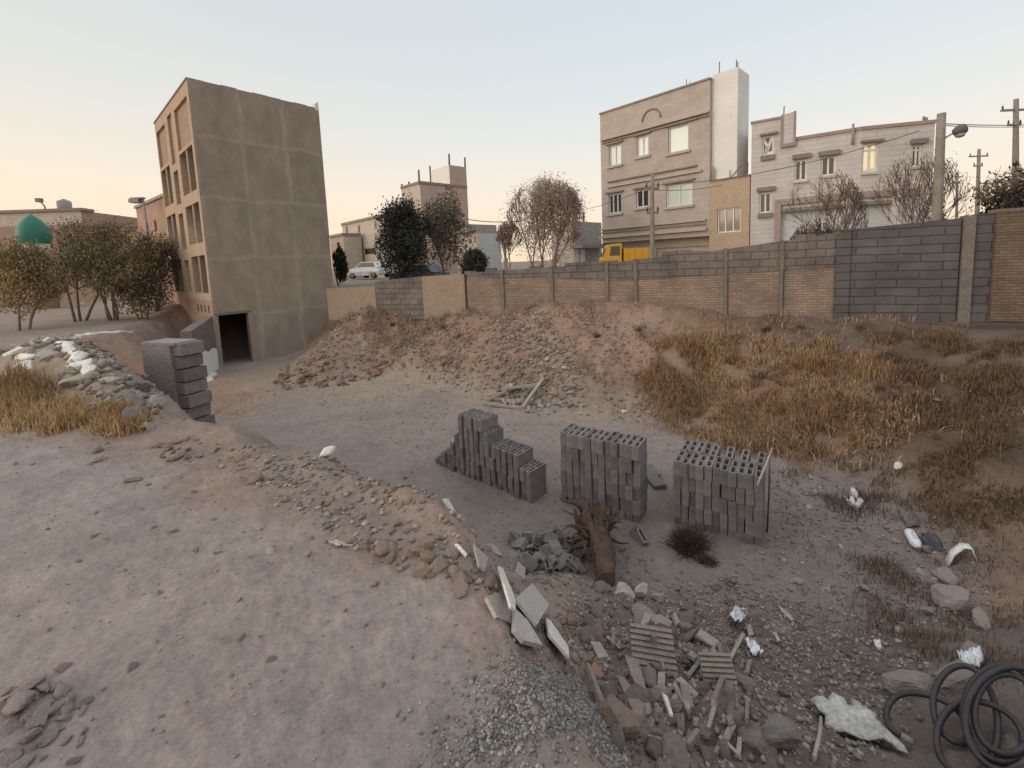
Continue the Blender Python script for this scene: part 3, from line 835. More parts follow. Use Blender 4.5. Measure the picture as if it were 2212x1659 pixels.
def far_buildings():
    h, f1, f2, zt, aR = corner_building('rosy_building', 'far rosy three-storey building with a square stair tower and bare rebar on its roof', 907, 396, 50, 866, 1008, 0, M_['farpink'], M_['farpale'],
        [(884, 428, 894, 450)], [(918, 434, 932, 453), (922, 480, 934, 500), (990, 440, 998, 470)])  # left wall coloured paler, painting in the brighter sky on that side
    a0 = f2.px(971, 380)[0]; zt2 = f2.px(990, 359)[1]
    fb = Facade(f2.P(a0, .02, 0), f2.a)
    L = aR-a0+.02
    t = MB(); fb.wall(t, 0, L, zt-3, zt2, [], .1, 0); shell(t, fb, 0, L, 4.2, zt-.3, zt2, 1); t.build('stair_tower', [M_['farpink'], M_['whiteplaster']], h)  # tower sides in white, the left-hand sky light put into the colour
    for (fr, x, y0, y1) in ((f2, 907, 396, 367), (f1, 867, 410, 397), (f1, 882, 404, 392), (fb, 972, 357, 332), (fb, 1006, 362, 340)):
        rods(h, fr, [(x, y0, y1)], .11, 'rebar_post', 'rebar', .1)
    t = MB(); q = fb.P(0, -4, 0); t.tube([(q[0], q[1], zt-.1), (q[0], q[1], zt2+.6)], .11, 5); t.build('rebar_post', M_['rebar'], h)
    corner_building('tan_house', 'far low tan house with pale pilasters left of the dark green tree', 828, 468, 42, 737, 900, 0, M_['fartan'], M_['farpale'],
        [(746, 488, 752, 505), (772, 486, 779, 504), (808, 480, 814, 496), (752, 540, 776, 552), (785, 536, 812, 550)], [], nv=0)
    corner_building('garden_outhouse', 'far pale rendered outhouse beside the right edge of the tall grey building', 741, 509, 44, 712, 780, 0, M_['farpale'], M_['farpink'], nv=0)
    h, f1, f2, zt, aR = corner_building('workshop', 'far grey shed with ribbed metal panels between the brown tree and the bare pink tree', 1030, 500, 40, 985, 1081, 0, M_['fargrey'], M_['farpale'], [], [], coping=None)
    t = MB(); f2.box(t, .05, aR-.05, .004, .06, .6, zt-.15); t.build('metal_cladding', M_['shutter'], h)
    t = MB(); f2.box(t, -.6, aR-.3, -3, -.2, zt+.003, zt+.65); t.build('roof_store', M_['fargrey'], h)
    h, f1, f2, zt, aR = corner_building('garage_block', 'far grey garage block with white doors left of the beige house', 1236, 478, 36, 1190, 1299, 0, M_['fargrey'], M_['farpale'], [], [], coping=None)
    for (a, b) in ((1238, 1250), (1252, 1263)):
        r = f2.rect(a, 538, b, 566); t = MB(); f2.box(t, r[0], r[1], .004, .05, r[2], r[3]); t.build('door', M_['white'], h)
    r = f2.rect(1232, 529, 1296, 536); t = MB(); f2.box(t, r[0], r[1], 0, 1.2, r[2], r[3]); t.build('canopy', M_['steel'], h)
    rods(h, f2, [(x, 482, 459) for x in (1240, 1256, 1271)], .1, 'rebar_post', 'rebar', .5)
    # long low building behind the left trees
    O = depth(-60, 470, 33); f = Facade(O, np.array([1, .05]))
    aE = f.px(175, 460)[0]; zt = f.px(90, 458)[1]
    h = thing('long_building', (O[0], O[1], 0), 'long flat-roofed building with a pale upper band behind the trees at far left', 'building')
    t = MB(); zb = f.px(90, 487)[1]
    f.wall(t, 0, aE, -.3, zb, [], .1, 0); f.wall(t, 0, aE, zb, zt, [], .1, 1); shell(t, f, 0, aE, 8, -.3, zt); t.build('wall', [M_['pinkplaster'], M_['farpale']], h)
    t = MB(); f.box(t, -.1, aE+.15, -1, .15, zt, zt+.2); t.build('coping', M_['browntrim'], h)
    a, z = f.px(113, 452)
    w = thing('water_tank', f.P(a, -1, zt+.2), 'small grey water tank on the flat roof at far left', 'water tank')
    t = MB(); q = f.P(a, -1, 0); t.tube([(q[0], q[1], zt+.2), (q[0], q[1], zt+.25), (q[0], q[1], zt+.85), (q[0], q[1], zt+.95)], [.40, .42, .42, .3], 16); t.build('tank', M_['fargrey'], w)
    t = MB(); t.tube([(q[0], q[1], zt+.95), (q[0], q[1], zt+1.03)], .14, 10); t.build('lid', M_['steel'], w)
    a, _ = f.px(80, 450); q = f.P(a, -.6, 0)
    w = thing('roof_lamp', (q[0], q[1], zt+.2), 'small dark floodlight on a bent post left of the roof water tank', 'floodlight')
    t = MB(); t.tube([(q[0], q[1], zt+.2), (q[0], q[1], zt+.5), (q[0]-.25, q[1], zt+.85)], .05, 6); t.build('post', M_['steel'], w)
    t = MB(); t.box(q[0]-.52, q[0]-.18, q[1]-.15, q[1]+.15, zt+.82, zt+1.1); t.build('lamp_head', M_['steel'], w)
    # tan wall/building filling the gap
    O = depth(160, 500, 31); f = Facade(O, np.array([1, .05])); aE = f.px(345, 490)[0]; zt = f.px(240, 491)[1]
    h = thing('low_tan_building', (O[0], O[1], 0), 'low tan building with a thin roof line behind the middle of the left trees', 'building')
    t = MB(); f.wall(t, 0, aE, -.3, zt); shell(t, f, 0, aE, 6, -.3, zt); t.build('wall', M_['fartan'], h)
    t = MB(); f.box(t, 0, aE, -.5, .1, zt, zt+.12); t.build('coping', M_['browntrim'], h)
    # brick building just behind the grey one
    C = depth(300, 500, 27); fr = Facade(C, depth(352, 500, 24)-C)
    z0 = fr.px(302, 462)[1]; aE = fr.px(372, 430)[0]; z1 = fr.px(350, 411)[1]
    h = thing('brick_building', (C[0], C[1], 0), 'dull rosy brick building half hidden behind the tall grey building', 'building')
    t = MB(); zt = (z0+z1)/2
    fr.wall(t, 0, aE, -.3, zt, [fr.rect(316, 480, 322, 500), fr.rect(332, 476, 340, 500)], .1); shell(t, fr, 0, aE, 5, -.3, zt); t.build('wall', M_['pinkbrick'], h)
    for w4 in ((316, 480, 322, 500), (332, 476, 340, 500)): fr.window(h, fr.rect(*w4), .08, M_['steel'], M_['pane'], nv=0)
    t = MB(); fr.box(t, 0, aE, -.4, .1, zt, zt+.15); t.build('coping', M_['fargrey'], h)
    # floodlight pole in front of it
    P = depth(318, 500, 23.5)
    w = thing('floodlight_pole', (P[0], P[1], -.15), 'thin pole with a flat floodlight panel left of the tall grey building', 'floodlight')
    zt = depth(318, 428, 23.5)[2]
    t = MB(); t.tube([(P[0], P[1], -.2), (P[0], P[1], zt)], .05, 6); t.build('pole', M_['fargrey'], w)
    t = MB(); t.box(P[0]-.6, P[0]+.05, P[1]-.12, P[1]+.12, zt-.02, zt+.05); t.box(P[0]-.62, P[0]-.12, P[1]-.2, P[1]+.2, zt-.22, zt-.03); t.build('floodlight', M_['fargrey'], w)
    # green onion dome
    P = depth(75, 520, 29); zb = depth(75, 527, 29)[2]; zt = depth(75, 462, 29)[2]
    w = thing('green_dome', (P[0], P[1], 0), 'green pointed onion dome on a pale drum behind the left trees', 'dome')
    R = (depth(104, 500, 29)[0]-depth(48, 500, 29)[0])/2
    t = MB(); hh = zt-zb
    prof = [(.88, 0), (.99, .14), (1.0, .3), (.93, .48), (.76, .65), (.52, .8), (.26, .91), (.09, .97), (.02, 1.0)]
    n = 24
    vs = [(P[0]+R*r*math.cos(2*math.pi*j/n), P[1]+R*r*math.sin(2*math.pi*j/n), zb+hh*z) for r, z in prof for j in range(n)]
    fs = [(k*n+j, k*n+(j+1) % n, (k+1)*n+(j+1) % n, (k+1)*n+j) for k in range(len(prof)-1) for j in range(n)]
    t.add(vs, fs, 0, True); t.build('dome', mat('green_tiles', (.03, .15, .11), (.04, .185, .13), 4, rough=.5, bump=.05), w)
    t = MB(); t.tube([(P[0], P[1], -.2), (P[0], P[1], zb+.02)], R*.86, 20); t.build('drum', M_['farpale'], w)
    t = MB(); t.box(P[0]+R*.1, P[0]+R*1.3, P[1]-R-.1, P[1]-R, zb-.75, zb-.25); t.build('sign_board', M_['white'], w)
far_buildings()

# ------------------------------------------------------------------ the boundary wall
WF = Facade((0, WA), wdir)
def boundary_wall():
    o = WF.P(WF.px(1000, 640)[0], 0, 0)
    h = thing('boundary_wall', (o[0], o[1], .2), 'long patched boundary wall of grey block, plaster and brick along the top of the bank', 'wall')
    def panel(nm, m, x0, yt0, yb0, x1, yt1, yb1, n0=-.2, n1=0.0, ext=0):
        a0, t0 = WF.px(x0, yt0); a1, t1 = WF.px(x1, yt1); b0 = WF.px(x0, yb0)[1]-ext; b1 = WF.px(x1, yb1)[1]-ext
        mb = MB(); WF.box(mb, a0, a1-.004, n0, n1, b0, t0, 0, b1, t1)
        return mb.build(nm, M_[m], h)
    panel('plaster_panel', 'tanpale', 705, 624, 660, 810, 618, 660, ext=.6)
    panel('block_panel', 'block', 810, 607, 655, 912, 597, 655, ext=.6)
    panel('plaster_panel', 'tanpale', 912, 597, 655, 1003, 592, 656, n1=.03, ext=.6)
    # lower brick, upper block, with cement columns
    xs = [1003, 1083, 1190, 1310, 1372, 1568, 1690, 1812]
    top = lambda x: np.interp(x, [1003, 1320, 1372, 1568, 1690, 1812], [590, 568, 561, 538, 521, 502])
    mid = lambda x: np.interp(x, [1003, 1190, 1320, 1372, 1568, 1690, 1812], [600, 600, 606, 604, 592, 584, 577])
    bot = lambda x: np.interp(x, [1003, 1320, 1812], [656, 652, 648])
    for i in range(len(xs)-1):
        x0, x1 = xs[i]+4, xs[i+1]-4
        panel('block_panel', 'block', x0, top(x0), mid(x0), x1, top(x1), mid(x1))
        panel('brick_panel', 'brick', x0, mid(x0), bot(x0), x1, mid(x1), bot(x1), n1=-.02, ext=.7)
    for x in xs[1:]:
        panel('pillar', 'cemcol', x-4, top(x)-2, bot(x), x+4, top(x)-2, bot(x), n1=.03, ext=.7)
    # ragged course of loose blocks along the top
    mb = MB()
    a = WF.px(1003, 590)[0]; aE = WF.px(1810, 505)[0]
    A = [WF.px(x, top(x)) for x in range(1003, 1813, 20)]
    while a < aE-.5:
        z = np.interp(a, [q[0] for q in A], [q[1] for q in A]); L = .36+.08*rnd.random()
        if rnd.random() < .55: WF.box(mb, a, a+L, -.19, -.01, z-.05, z+.05+.10*rnd.random())
        a += L+.02
    mb.build('loose_top_course', M_['block'], h)
    panel('dark_block_panel', 'blockd', 1816, 497, 662, 2078, 471, 692, ext=.5)
    panel('pillar', 'cemcol', 2082, 466, 690, 2108, 464, 692, n1=.05, ext=.5)
    panel('pillar', 'blockd', 1806, 505, 660, 1838, 497, 662, n0=-.22, n1=.05, ext=.5)
    panel('cement_panel', 'blockd', 2110, 462, 692, 2152, 460, 694, n0=-.2, n1=-.02, ext=.5)
    b = thing('brick_wall', WF.P(WF.px(2180, 600)[0], 0, -.2), 'brown brick garden wall at the right edge of the picture', 'wall')
    a0, t0 = WF.px(2152, 459); _, b0 = WF.px(2140, 690); a1 = a0+4.5
    mb = MB(); WF.box(mb, a0+.004, a1, -.24, .06, b0-.02, t0); mb.build('brickwork', M_['brickd'], b)
    mb = MB(); WF.box(mb, a0-.3, a1, -.2, .0, b0-.9, b0-.12); mb.build('footing', M_['cemcol'], b)
    mb = MB(); WF.box(mb, a0+.004, a1, -.26, .08, t0+.003, t0+.07); mb.build('coping', M_['cemcol'], b)
boundary_wall()
# ------------------------------------------------------------------ street furniture and vehicles beyond the wall
def ground_at(x, Y):
    """ground point under the line of sight of column x at depth Y"""
    p = depth(x, 600, Y)
    return np.array([p[0], p[1], H(p[0], p[1])])
M_['pole'] = mat('grey_concrete_pole', (.27, .235, .21), (.21, .18, .165), 3, bump=.1)
M_['insul'] = mat('dark_insulator', (.09, .075, .07), None, 8, bump=0)
def pole(x, ytop, Y, r0, r1, label, xb=None, arms=()):
    B = ground_at(xb or x, Y); T = depth(x, ytop, Y)
    h = thing('utility_pole', B, label, 'pole')
    t = MB(); n = 6
    t.tube([B+(T-B)*k/n+np.array([0, 0, -.3 if k == 0 else 0]) for k in range(n+1)], [r0+(r1-r0)*k/n for k in range(n+1)], 10); t.build('mast', M_['pole'], h)
    for (dz, L) in arms:
        t = MB(); c = T+np.array([0, 0, -dz]); t.box(c[0]-L/2, c[0]+L/2, c[1]-.05, c[1]+.05, c[2]-.05, c[2]+.05); o = t.build('crossarm', M_['pole'], h)
        for s in (-.9, 0, .9):
            t = MB(); t.tube([c+np.array([s*L/2, 0, .05]), c+np.array([s*L/2, 0, .12]), c+np.array([s*L/2, 0, .25])], [.03, .045, .02], 8); t.build('insulator', M_['insul'], o)
    return h, T
h, T1 = pole(1409, 376, 19, .11, .07, 'thin grey pole with a short crossarm in front of the beige house', xb=1409, arms=((.6, .55), (1.6, .5)))
h, T2 = pole(2034, 245, 12.6, .14, .10, 'thick grey lamp pole at the right end of the white house', xb=2019)
h['category'] = 'street lamp'
t = MB(); q = depth(2031, 307, 12.6); e = depth(2060, 287, 12.5); t.tube([q, (q+e)/2+np.array([0, 0, .02]), e], .022, 6); t.build('bracket', M_['pole'], h)
t = MB(); e2 = depth(2086, 276, 12.45); d_ = e2-e
pts = [e-d_*.05, e+d_*.1, e+d_*.45, e+d_*.85, e+d_]
t.tube(pts, [.03, .10, .15, .14, .04], 10); lh = t.build('lamp_head', mat('dark_lamp_housing', (.1, .085, .1), (.14, .12, .14), 8, rough=.5, bump=0), h)
t = MB(); c = e+d_*.55; t.tube([c+np.array([0, 0, -.10]), c+np.array([0, 0, -.17]), c+np.array([0, 0, -.2])], [.12, .10, .03], 10); t.build('lamp_lens', M_['fargrey'], lh)
for (x, yt, Y, r, lab, xb) in ((2195, 214, 24, .15, 'tall far power pole with a crossarm at the right edge of the sky', 2190),
                           (2115, 322, 36, .15, 'middle power pole of the far row, with a crossarm', 2105),
                           (2068, 372, 55, .16, 'smallest power pole of the far row, nearest the street lamp', 2062)):
    pole(x, yt, Y, r*1.2, r*.7, lab, xb, arms=((.55, 1.5), (1.3, .7)))
def cable(p, q, sag, label, r=.012):
    pts = [p+(q-p)*k/14+np.array([0, 0, -sag*4*(k/14)*(1-k/14)]) for k in range(15)]
    t = MB(); t.tube(pts, r, 5); o = t.build('power_cable', M_['insul']); tag(o, label, 'cable', 'overhead cables')
cable(depth(1409, 400, 19), depth(1985, 283, 14.2), .35, 'sagging cable from the thin pole across the white house front')
cable(depth(1409, 410, 19), depth(1560, 400, 21), .1, 'short cable from the thin pole to the annex roof')
cable(depth(1228, 457, 30), depth(1409, 402, 19), .2, 'cable from the bare pink tree up to the thin pole')
cable(depth(2032, 267, 12.6), depth(2260, 268, 20), .05, 'upper taut cable leaving the street lamp to the right', .014)
cable(depth(2032, 271, 12.6), depth(2260, 272, 20), .05, 'lower taut cable leaving the street lamp to the right', .012)
cable(depth(1012, 474, 45), depth(1135, 476, 40), .2, 'far cable between the rosy building and the bare pink tree', .04)

M_['tyre'] = mat('tyre_rubber', (.03, .028, .028), None, 8, bump=0)
def loft(mb, secs, m=0, smooth=False):
    n = len(secs[0]); base = [p for s in secs for p in s]
    fs = [(k*n+j, k*n+(j+1) % n, (k+1)*n+(j+1) % n, (k+1)*n+j) for k in range(len(secs)-1) for j in range(n)]
    fs += [tuple(range(n-1, -1, -1)), tuple((len(secs)-1)*n+j for j in range(n))]
    mb.add(base, fs, m, smooth)
def wheels(h, place, xs, w, r, nm='wheel'):
    for x in xs:
        for s in (-1, 1):
            t = MB(); t.tube([place(x, s*(w-.18), r), place(x, s*w, r)], r, 16); o = t.build(nm, M_['tyre'], h)
            t = MB(); t.tube([place(x, s*w, r), place(x, s*(w+.012), r)], r*.6, 12); t.build('rim', M_['steel'], o)
def place_fn(B, ang):
    ca, sa = math.cos(ang), math.sin(ang)
    return lambda x, y, z: (B[0]+x*ca-y*sa, B[1]+x*sa+y*ca, B[2]+z)
def car(B, ang, paint, label):
    P = place_fn(B, ang)
    h = thing('parked_car', B, label, 'car', 'cars parked beyond the wall')
    b = MB()
    prof = [(-2.05, .38, .62), (-1.95, .3, .86), (-1.2, .26, .93), (0, .25, .95), (1.1, .26, .92), (1.9, .3, .78), (2.05, .38, .6)]
    loft(b, [[P(x, -.8, z0), P(x, .8, z0), P(x, .83, (z0+z1)/2), P(x, .74, z1), P(x, -.74, z1), P(x, -.83, (z0+z1)/2)] for x, z0, z1 in prof]); b.build('body', paint, h)
    c = MB(); loft(c, [[P(x0, -.7, .92), P(x1, -.56, 1.4), P(x1, .56, 1.4), P(x0, .7, .92)] for x0, x1 in ((-1.75, -1.2), (1.05, .4))])
    cb = c.build('cabin', paint, h)
    for s in (-1, 1):
        g = MB(); g.poly([P(-1.45, s*.712, .97), P(.85, s*.712, .97), P(.38, s*.60, 1.34), P(-1.12, s*.60, 1.34)]); g.build('side_window', M_['pane'], cb)
        l = MB(); l.hexa([P(2.04, s*.4, .58), P(2.04, s*.7, .58), P(2.04, s*.7, .72), P(2.04, s*.4, .72)], [P(2.08, s*.42, .6), P(2.08, s*.68, .6), P(2.08, s*.68, .7), P(2.08, s*.42, .7)]); l.build('headlight', M_['white'], h)
    g = MB(); g.poly([P(.98, -.6, .99), P(.98, .6, .99), P(.45, .5, 1.37), P(.45, -.5, 1.37)]); g.build('windscreen', M_['panebright'], cb)  # sky reflection on the windscreen is in its bright colour
    wheels(h, P, (-1.3, 1.3), .82, .31)
carw = mat('white_car_paint', (.62, .61, .6), None, 2, rough=.3, bump=0, spec=.5, fine=.01)
card = mat('dark_car_paint', (.04, .04, .045), None, 2, rough=.3, bump=0, spec=.5, fine=.01)
def lift(B, dz): return np.array([B[0], B[1], B[2]+dz])
car(lift(ground_at(800, 38), .1), 2.6, carw, 'white car parked in front of the tan house, beyond the wall')
car(lift(ground_at(905, 29), -.35), 2.6, card, 'dark car parked beside the foot of the dark green tree')
def yellow_truck():
    ya = mat('yellow_paint', (.60, .33, .025), (.52, .28, .03), 2, rough=.45, bump=0, spec=.4, fine=.03)
    Y = 22.5; A = ground_at(1296, Y); zt = depth(1340, 528, Y)[2]; Lx = depth(1394, 540, Y)[0]-A[0]
    B = np.array([A[0], A[1], zt-1.85])
    P = place_fn(B, -.12)
    h = thing('yellow_truck', B, 'yellow truck parked behind the wall under the beige house', 'truck')
    t = MB(); loft(t, [[P(x, -.8, .5), P(x, .8, .5), P(x, .8, z), P(x, -.8, z)] for x, z in ((.02, 1.15), (.12, 1.25), (.35, 1.85), (1.0, 1.9))]); cb = t.build('cab', ya, h)
    t = MB(); t.poly([P(.42, -.805, 1.3), P(.92, -.805, 1.3), P(.92, -.805, 1.75), P(.5, -.805, 1.75)]); t.build('side_window', M_['pane'], cb)
    t = MB(); t.poly([P(.115, -.7, 1.27), P(.115, .7, 1.27), P(.335, .7, 1.8), P(.335, -.7, 1.8)]); t.build('windscreen', M_['pane'], cb)
    t = MB(); loft(t, [[P(x, -.9, .75), P(x, .9, .75), P(x, .9, 1.62), P(x, -.9, 1.62)] for x in (1.1, Lx)]); bd = t.build('cargo_bed', ya, h)
    for k in range(4):
        t = MB(); x = 1.1+(Lx-1.1)*(k+.5)/4
        t.hexa([P(x-.04, -.93, .78), P(x+.04, -.93, .78), P(x+.04, -.9, .78), P(x-.04, -.9, .78)], [P(x-.04, -.93, 1.6), P(x+.04, -.93, 1.6), P(x+.04, -.9, 1.6), P(x-.04, -.9, 1.6)]); t.build('side_rib', ya, bd)
    t = MB(); loft(t, [[P(x, -.5, .45), P(x, .5, .45), P(x, .5, .74), P(x, -.5, .74)] for x in (.9, Lx)]); t.build('chassis', M_['steel'], h)
    wheels(h, P, (.55, Lx-.5), .82, .4)
    for s in (-.6, .6):
        t = MB(); t.hexa([P(0, s-.15, .75), P(0, s+.15, .75), P(0, s+.15, .95), P(0, s-.15, .95)], [P(-.03, s-.13, .77), P(-.03, s+.13, .77), P(-.03, s+.13, .93), P(-.03, s-.13, .93)]); t.build('headlight', M_['white'], h)
yellow_truck()

# ------------------------------------------------------------------ trees
def leafmat(name, c1, c2, rough=.8):
    m = mat(name, c1, c2, 2.5, rough=rough, bump=0, fine=.2)
    b = m.node_tree.nodes['Principled BSDF']
    return m
BARK = {'twig': mat('brown_twigs', (.17, .125, .10), (.13, .095, .075), 9, bump=.2), 'grey': mat('grey_bark', (.25, .21, .175), (.17, .14, .115), 9, bump=.5), 'brown': mat('brown_bark', (.13, .095, .07), (.09, .065, .05), 9, bump=.5),
        'rose': mat('rosy_twigs', (.38, .28, .235), (.29, .21, .175), 9, bump=.2), 'dark': mat('dark_twigs', (.085, .065, .05), (.06, .045, .036), 9, bump=.2)}
def cards(name, C, size, asp, mats, parent, droop=0.0):
    n = len(C)
    d = nr.normal(size=(n, 3)); d[:, 2] -= droop*2; d /= np.linalg.norm(d, axis=1)[:, None]
    e = np.cross(d, nr.normal(size=(n, 3))); e /= np.linalg.norm(e, axis=1)[:, None]
    L = (size*(.6+.8*nr.random(n)))[:, None]; Wd = L*asp
    o = np.array(parent.location)
    V = np.stack([C-d*L*.5, C+e*Wd*.5, C+d*L*.5, C-e*Wd*.5], 1).reshape(-1, 3)-o
    F = np.arange(4*n).reshape(n, 4)
    me = bpy.data.meshes.new(name)
    me.vertices.add(4*n); me.vertices.foreach_set('co', V.ravel())
    me.loops.add(4*n); me.loops.foreach_set('vertex_index', F.ravel().astype(np.int32))
    me.polygons.add(n); me.polygons.foreach_set('loop_start', np.arange(0, 4*n, 4, dtype=np.int32)); me.update(calc_edges=True)
    for m in mats: me.materials.append(m)
    cl = (vnoise(C[:, 0]*1.6+C[:, 2]*.7, C[:, 2]*1.6+C[:, 1]*.5, 3)*.7+.3*nr.random(n))*len(mats)
    me.polygons.foreach_set('material_index', np.clip(cl, 0, len(mats)-1).astype(np.int32))
    ob = bpy.data.objects.new(name, me); COL.objects.link(ob); ob.parent = parent
    return ob
def tree(name, label, x, ytop, Y, wpx, bark, leaves, nleaf, lsize, stems=1, trunk=.25, levels=3, spread=.55, kids=5, cat='tree', group=None, seed=1, asp=.45, droop=0, rtr=.09, lean=0, xb=None, blob=.0, upward=.35):
    R = random.Random(seed)
    B = ground_at(xb or x, Y); T = depth(x, ytop, Y); hh = T[2]-B[2]; wid = wpx/F_PX*Y
    h = thing(name, B, label, cat, group)
    tips = []; tk = MB()
    fine_r = max(.008, .0007*Y)
    ctr = np.array([T[0], T[1], B[2]+hh*(trunk+.5*(1-trunk))]); rad = np.array([wid/2, wid/2, hh*(1-trunk)/2])
    def inside(p):
        q = (np.array(p)-ctr)/rad; return float(q@q)
    def grow(p, d, L, r, lv):
        pts = [Vector(p)]; dd = Vector(d).normalized(); n = 4
        for k in range(n):
            dd = (dd+Vector((R.gauss(0, .13), R.gauss(0, .13), R.gauss(.03, .1)))).normalized()
            q = pts[-1]+dd*L/n
            if lv > 0 and inside(q) > 1.15: break
            pts.append(q)
        if len(pts) < 2: return
        rs = [max(fine_r*.6, r*(1-.55*k/n)) for k in range(len(pts))]
        tk.tube(pts, rs, 7 if lv == 0 else 5 if lv == 1 else 3, 0, cap=(lv == 0))
        if lv >= 2: tips.extend(pts[1:])
        if lv < levels:
            for k in range(kids+(2 if lv == 0 else 0)):
                f = R.uniform(.45 if lv == 0 else .3, 1); i = min(int(f*(len(pts)-1)), len(pts)-2); g = f*(len(pts)-1)-i
                s = pts[i].lerp(pts[i+1], min(g, 1))
                ax = dd.cross(Vector((R.gauss(0, 1), R.gauss(0, 1), R.gauss(0, 1))))
                if ax.length < 1e-4: continue
                nd = (Matrix.Rotation(R.uniform(.35, 1.0)*spread*1.6, 3, ax.normalized()) @ dd); nd.z += upward*.5
                grow(s, nd, L*R.uniform(.5, .78), r*R.uniform(.4, .6), lv+1)
    for s in range(stems):
        a = R.uniform(0, 6.28)
        t_ = (.10+.2*R.random()) if stems > 1 else .06
        d0 = (math.cos(a)*t_+lean, math.sin(a)*t_, 1)
        grow(B+np.array([math.cos(a)*.05*stems, math.sin(a)*.05*stems, -.15]), d0, hh*(.62 if stems == 1 else .66), rtr*hh/4*(1 if stems == 1 else .6), 0)
    tk.build('trunk', BARK[bark], h)
    if nleaf:
        tp = np.array([tuple(t) for t in tips])
        k = nr.integers(0, len(tp), nleaf)
        C = tp[k]+nr.normal(size=(nleaf, 3))*wid*.05
        if blob:
            nb = int(nleaf*blob); u = nr.normal(size=(nb, 3)); u /= np.linalg.norm(u, axis=1)[:, None]
            u[:, :2] *= (1-.28*np.clip(u[:, 2], 0, 1))[:, None]
            rr = nr.random(nb)**.42
            ph = np.arctan2(u[:, 1], u[:, 0])
            lump = .78+.45*(vnoise(ph*2.2+seed, u[:, 2]*3+7, seed)-.2)
            C[:nb] = ctr+u*rad*(rr*lump)[:, None]
        C = C[C[:, 2] > B[2]+.15]
        cards('crown', C, lsize, asp, leaves, h, droop)
    return h
lv_olive = [leafmat('olive_brown_leaf', (.36, .25, .115), (.29, .20, .095)), leafmat('olive_leaf', (.30, .235, .11), (.235, .185, .09)), leafmat('rusty_leaf', (.38, .23, .105), (.30, .18, .085))]
lv_brown = [leafmat('brown_leaf', (.25, .185, .12), (.20, .147, .096)), leafmat('dull_leaf', (.21, .165, .108), (.165, .13, .086)), leafmat('dry_leaf', (.25, .18, .115), (.195, .14, .09))]
lv_dark = [leafmat('dark_green_leaf', (.040, .046, .036), (.028, .034, .028)), leafmat('grey_green_leaf', (.062, .066, .052), (.045, .05, .04)), leafmat('deep_leaf', (.025, .03, .024), (.02, .024, .02))]
lv_grey = [leafmat('grey_brown_leaf', (.17, .14, .11), (.135, .11, .088)), leafmat('dusty_leaf', (.21, .168, .13), (.165, .13, .10)), leafmat('khaki_leaf', (.125, .108, .08), (.10, .086, .065))]
lv_rose = [leafmat('rosy_dry_leaf', (.38, .285, .245), (.31, .23, .195)), leafmat('pale_dry_leaf', (.46, .365, .315), (.38, .295, .25)), leafmat('brown_dry_leaf', (.24, .165, .135), (.19, .13, .105))]
lv_green = [leafmat('cypress_leaf', (.035, .045, .02), (.022, .03, .014)), leafmat('bush_leaf', (.05, .06, .028), (.036, .045, .022))]
tree('olive_tree', 'leafy olive and rust coloured tree at the left edge, nearest of its row', 28, 522, 16.5, 140, 'grey', lv_olive, 8500, .10, stems=3, trunk=.12, seed=3, droop=.7, xb=34, blob=.6)
tree('bare_tree', 'dark thin-leaved tree with a tall leaning pale stem beside the green dome', 152, 472, 19, 105, 'grey', lv_brown, 3200, .10, stems=3, trunk=.2, seed=8, xb=160, blob=.35, upward=.6)
tree('willow_tree', 'many-stemmed pale-trunked tree in the middle of the left row', 245, 482, 19, 165, 'grey', lv_olive[:2]+lv_brown[2:], 8000, .10, stems=5, trunk=.14, seed=12, droop=.5, xb=240, blob=.6)
tree('dark_tree', 'dark bushy tree against the left side of the tall grey building', 330, 500, 20.5, 110, 'brown', lv_brown, 4800, .11, stems=3, trunk=.08, seed=15, droop=.3, blob=.7)
tree('dark_tree', 'blackish bushy shrub tree under the brick building at far left', 305, 590, 18.8, 110, 'brown', lv_brown[:2], 2800, .12, stems=3, trunk=.04, seed=19, droop=.3, blob=.8)
tree('evergreen_tree', 'dense dark green tree beyond the wall, left of the brown tree', 866, 432, 24, 125, 'brown', lv_dark, 9500, .17, stems=2, trunk=.03, seed=21, blob=.8, upward=.8)
tree('brown_tree', 'thin grey-brown tree in front of the rosy building', 965, 408, 26, 108, 'grey', lv_grey, 5200, .18, stems=2, trunk=.08, seed=25, blob=.6, upward=.8)
tree('bare_tree', 'large rosy bare tree with upright twigs left of the beige house', 1175, 388, 25, 165, 'rose', lv_rose, 12500, .12, stems=9, trunk=.02, seed=35, kids=5, spread=.5, asp=.35, upward=.7, blob=.45, rtr=.06)
tree('bare_tree', 'small rosy bare tree at the left foot of the large one', 1098, 478, 25, 62, 'rose', lv_rose, 1100, .15, stems=4, trunk=.05, seed=36, kids=5, spread=.4, asp=.3, upward=.9)
tree('round_bush', 'round dark green bush showing above the wall', 1023, 538, 21, 62, 'brown', lv_green+lv_dark[:1], 2600, .17, stems=4, trunk=.02, seed=41, cat='bush', blob=.85)
tree('cypress_tree', 'narrow dark cypress beside the right edge of the tall grey building', 733, 528, 27, 28, 'brown', lv_green, 2600, .2, stems=1, trunk=.02, seed=44, blob=.9)
tree('bare_tree', 'bare twiggy tree in front of the left roller shutter', 1778, 370, 15.5, 150, 'twig', lv_brown, 260, .07, stems=5, trunk=.12, seed=52, kids=4, spread=.5, rtr=.04, upward=.9)
tree('bare_tree', 'bare twiggy tree below the street lamp', 1985, 335, 14.2, 170, 'twig', lv_brown, 420, .07, stems=5, trunk=.15, seed=58, kids=4, spread=.55, rtr=.04, upward=.9)
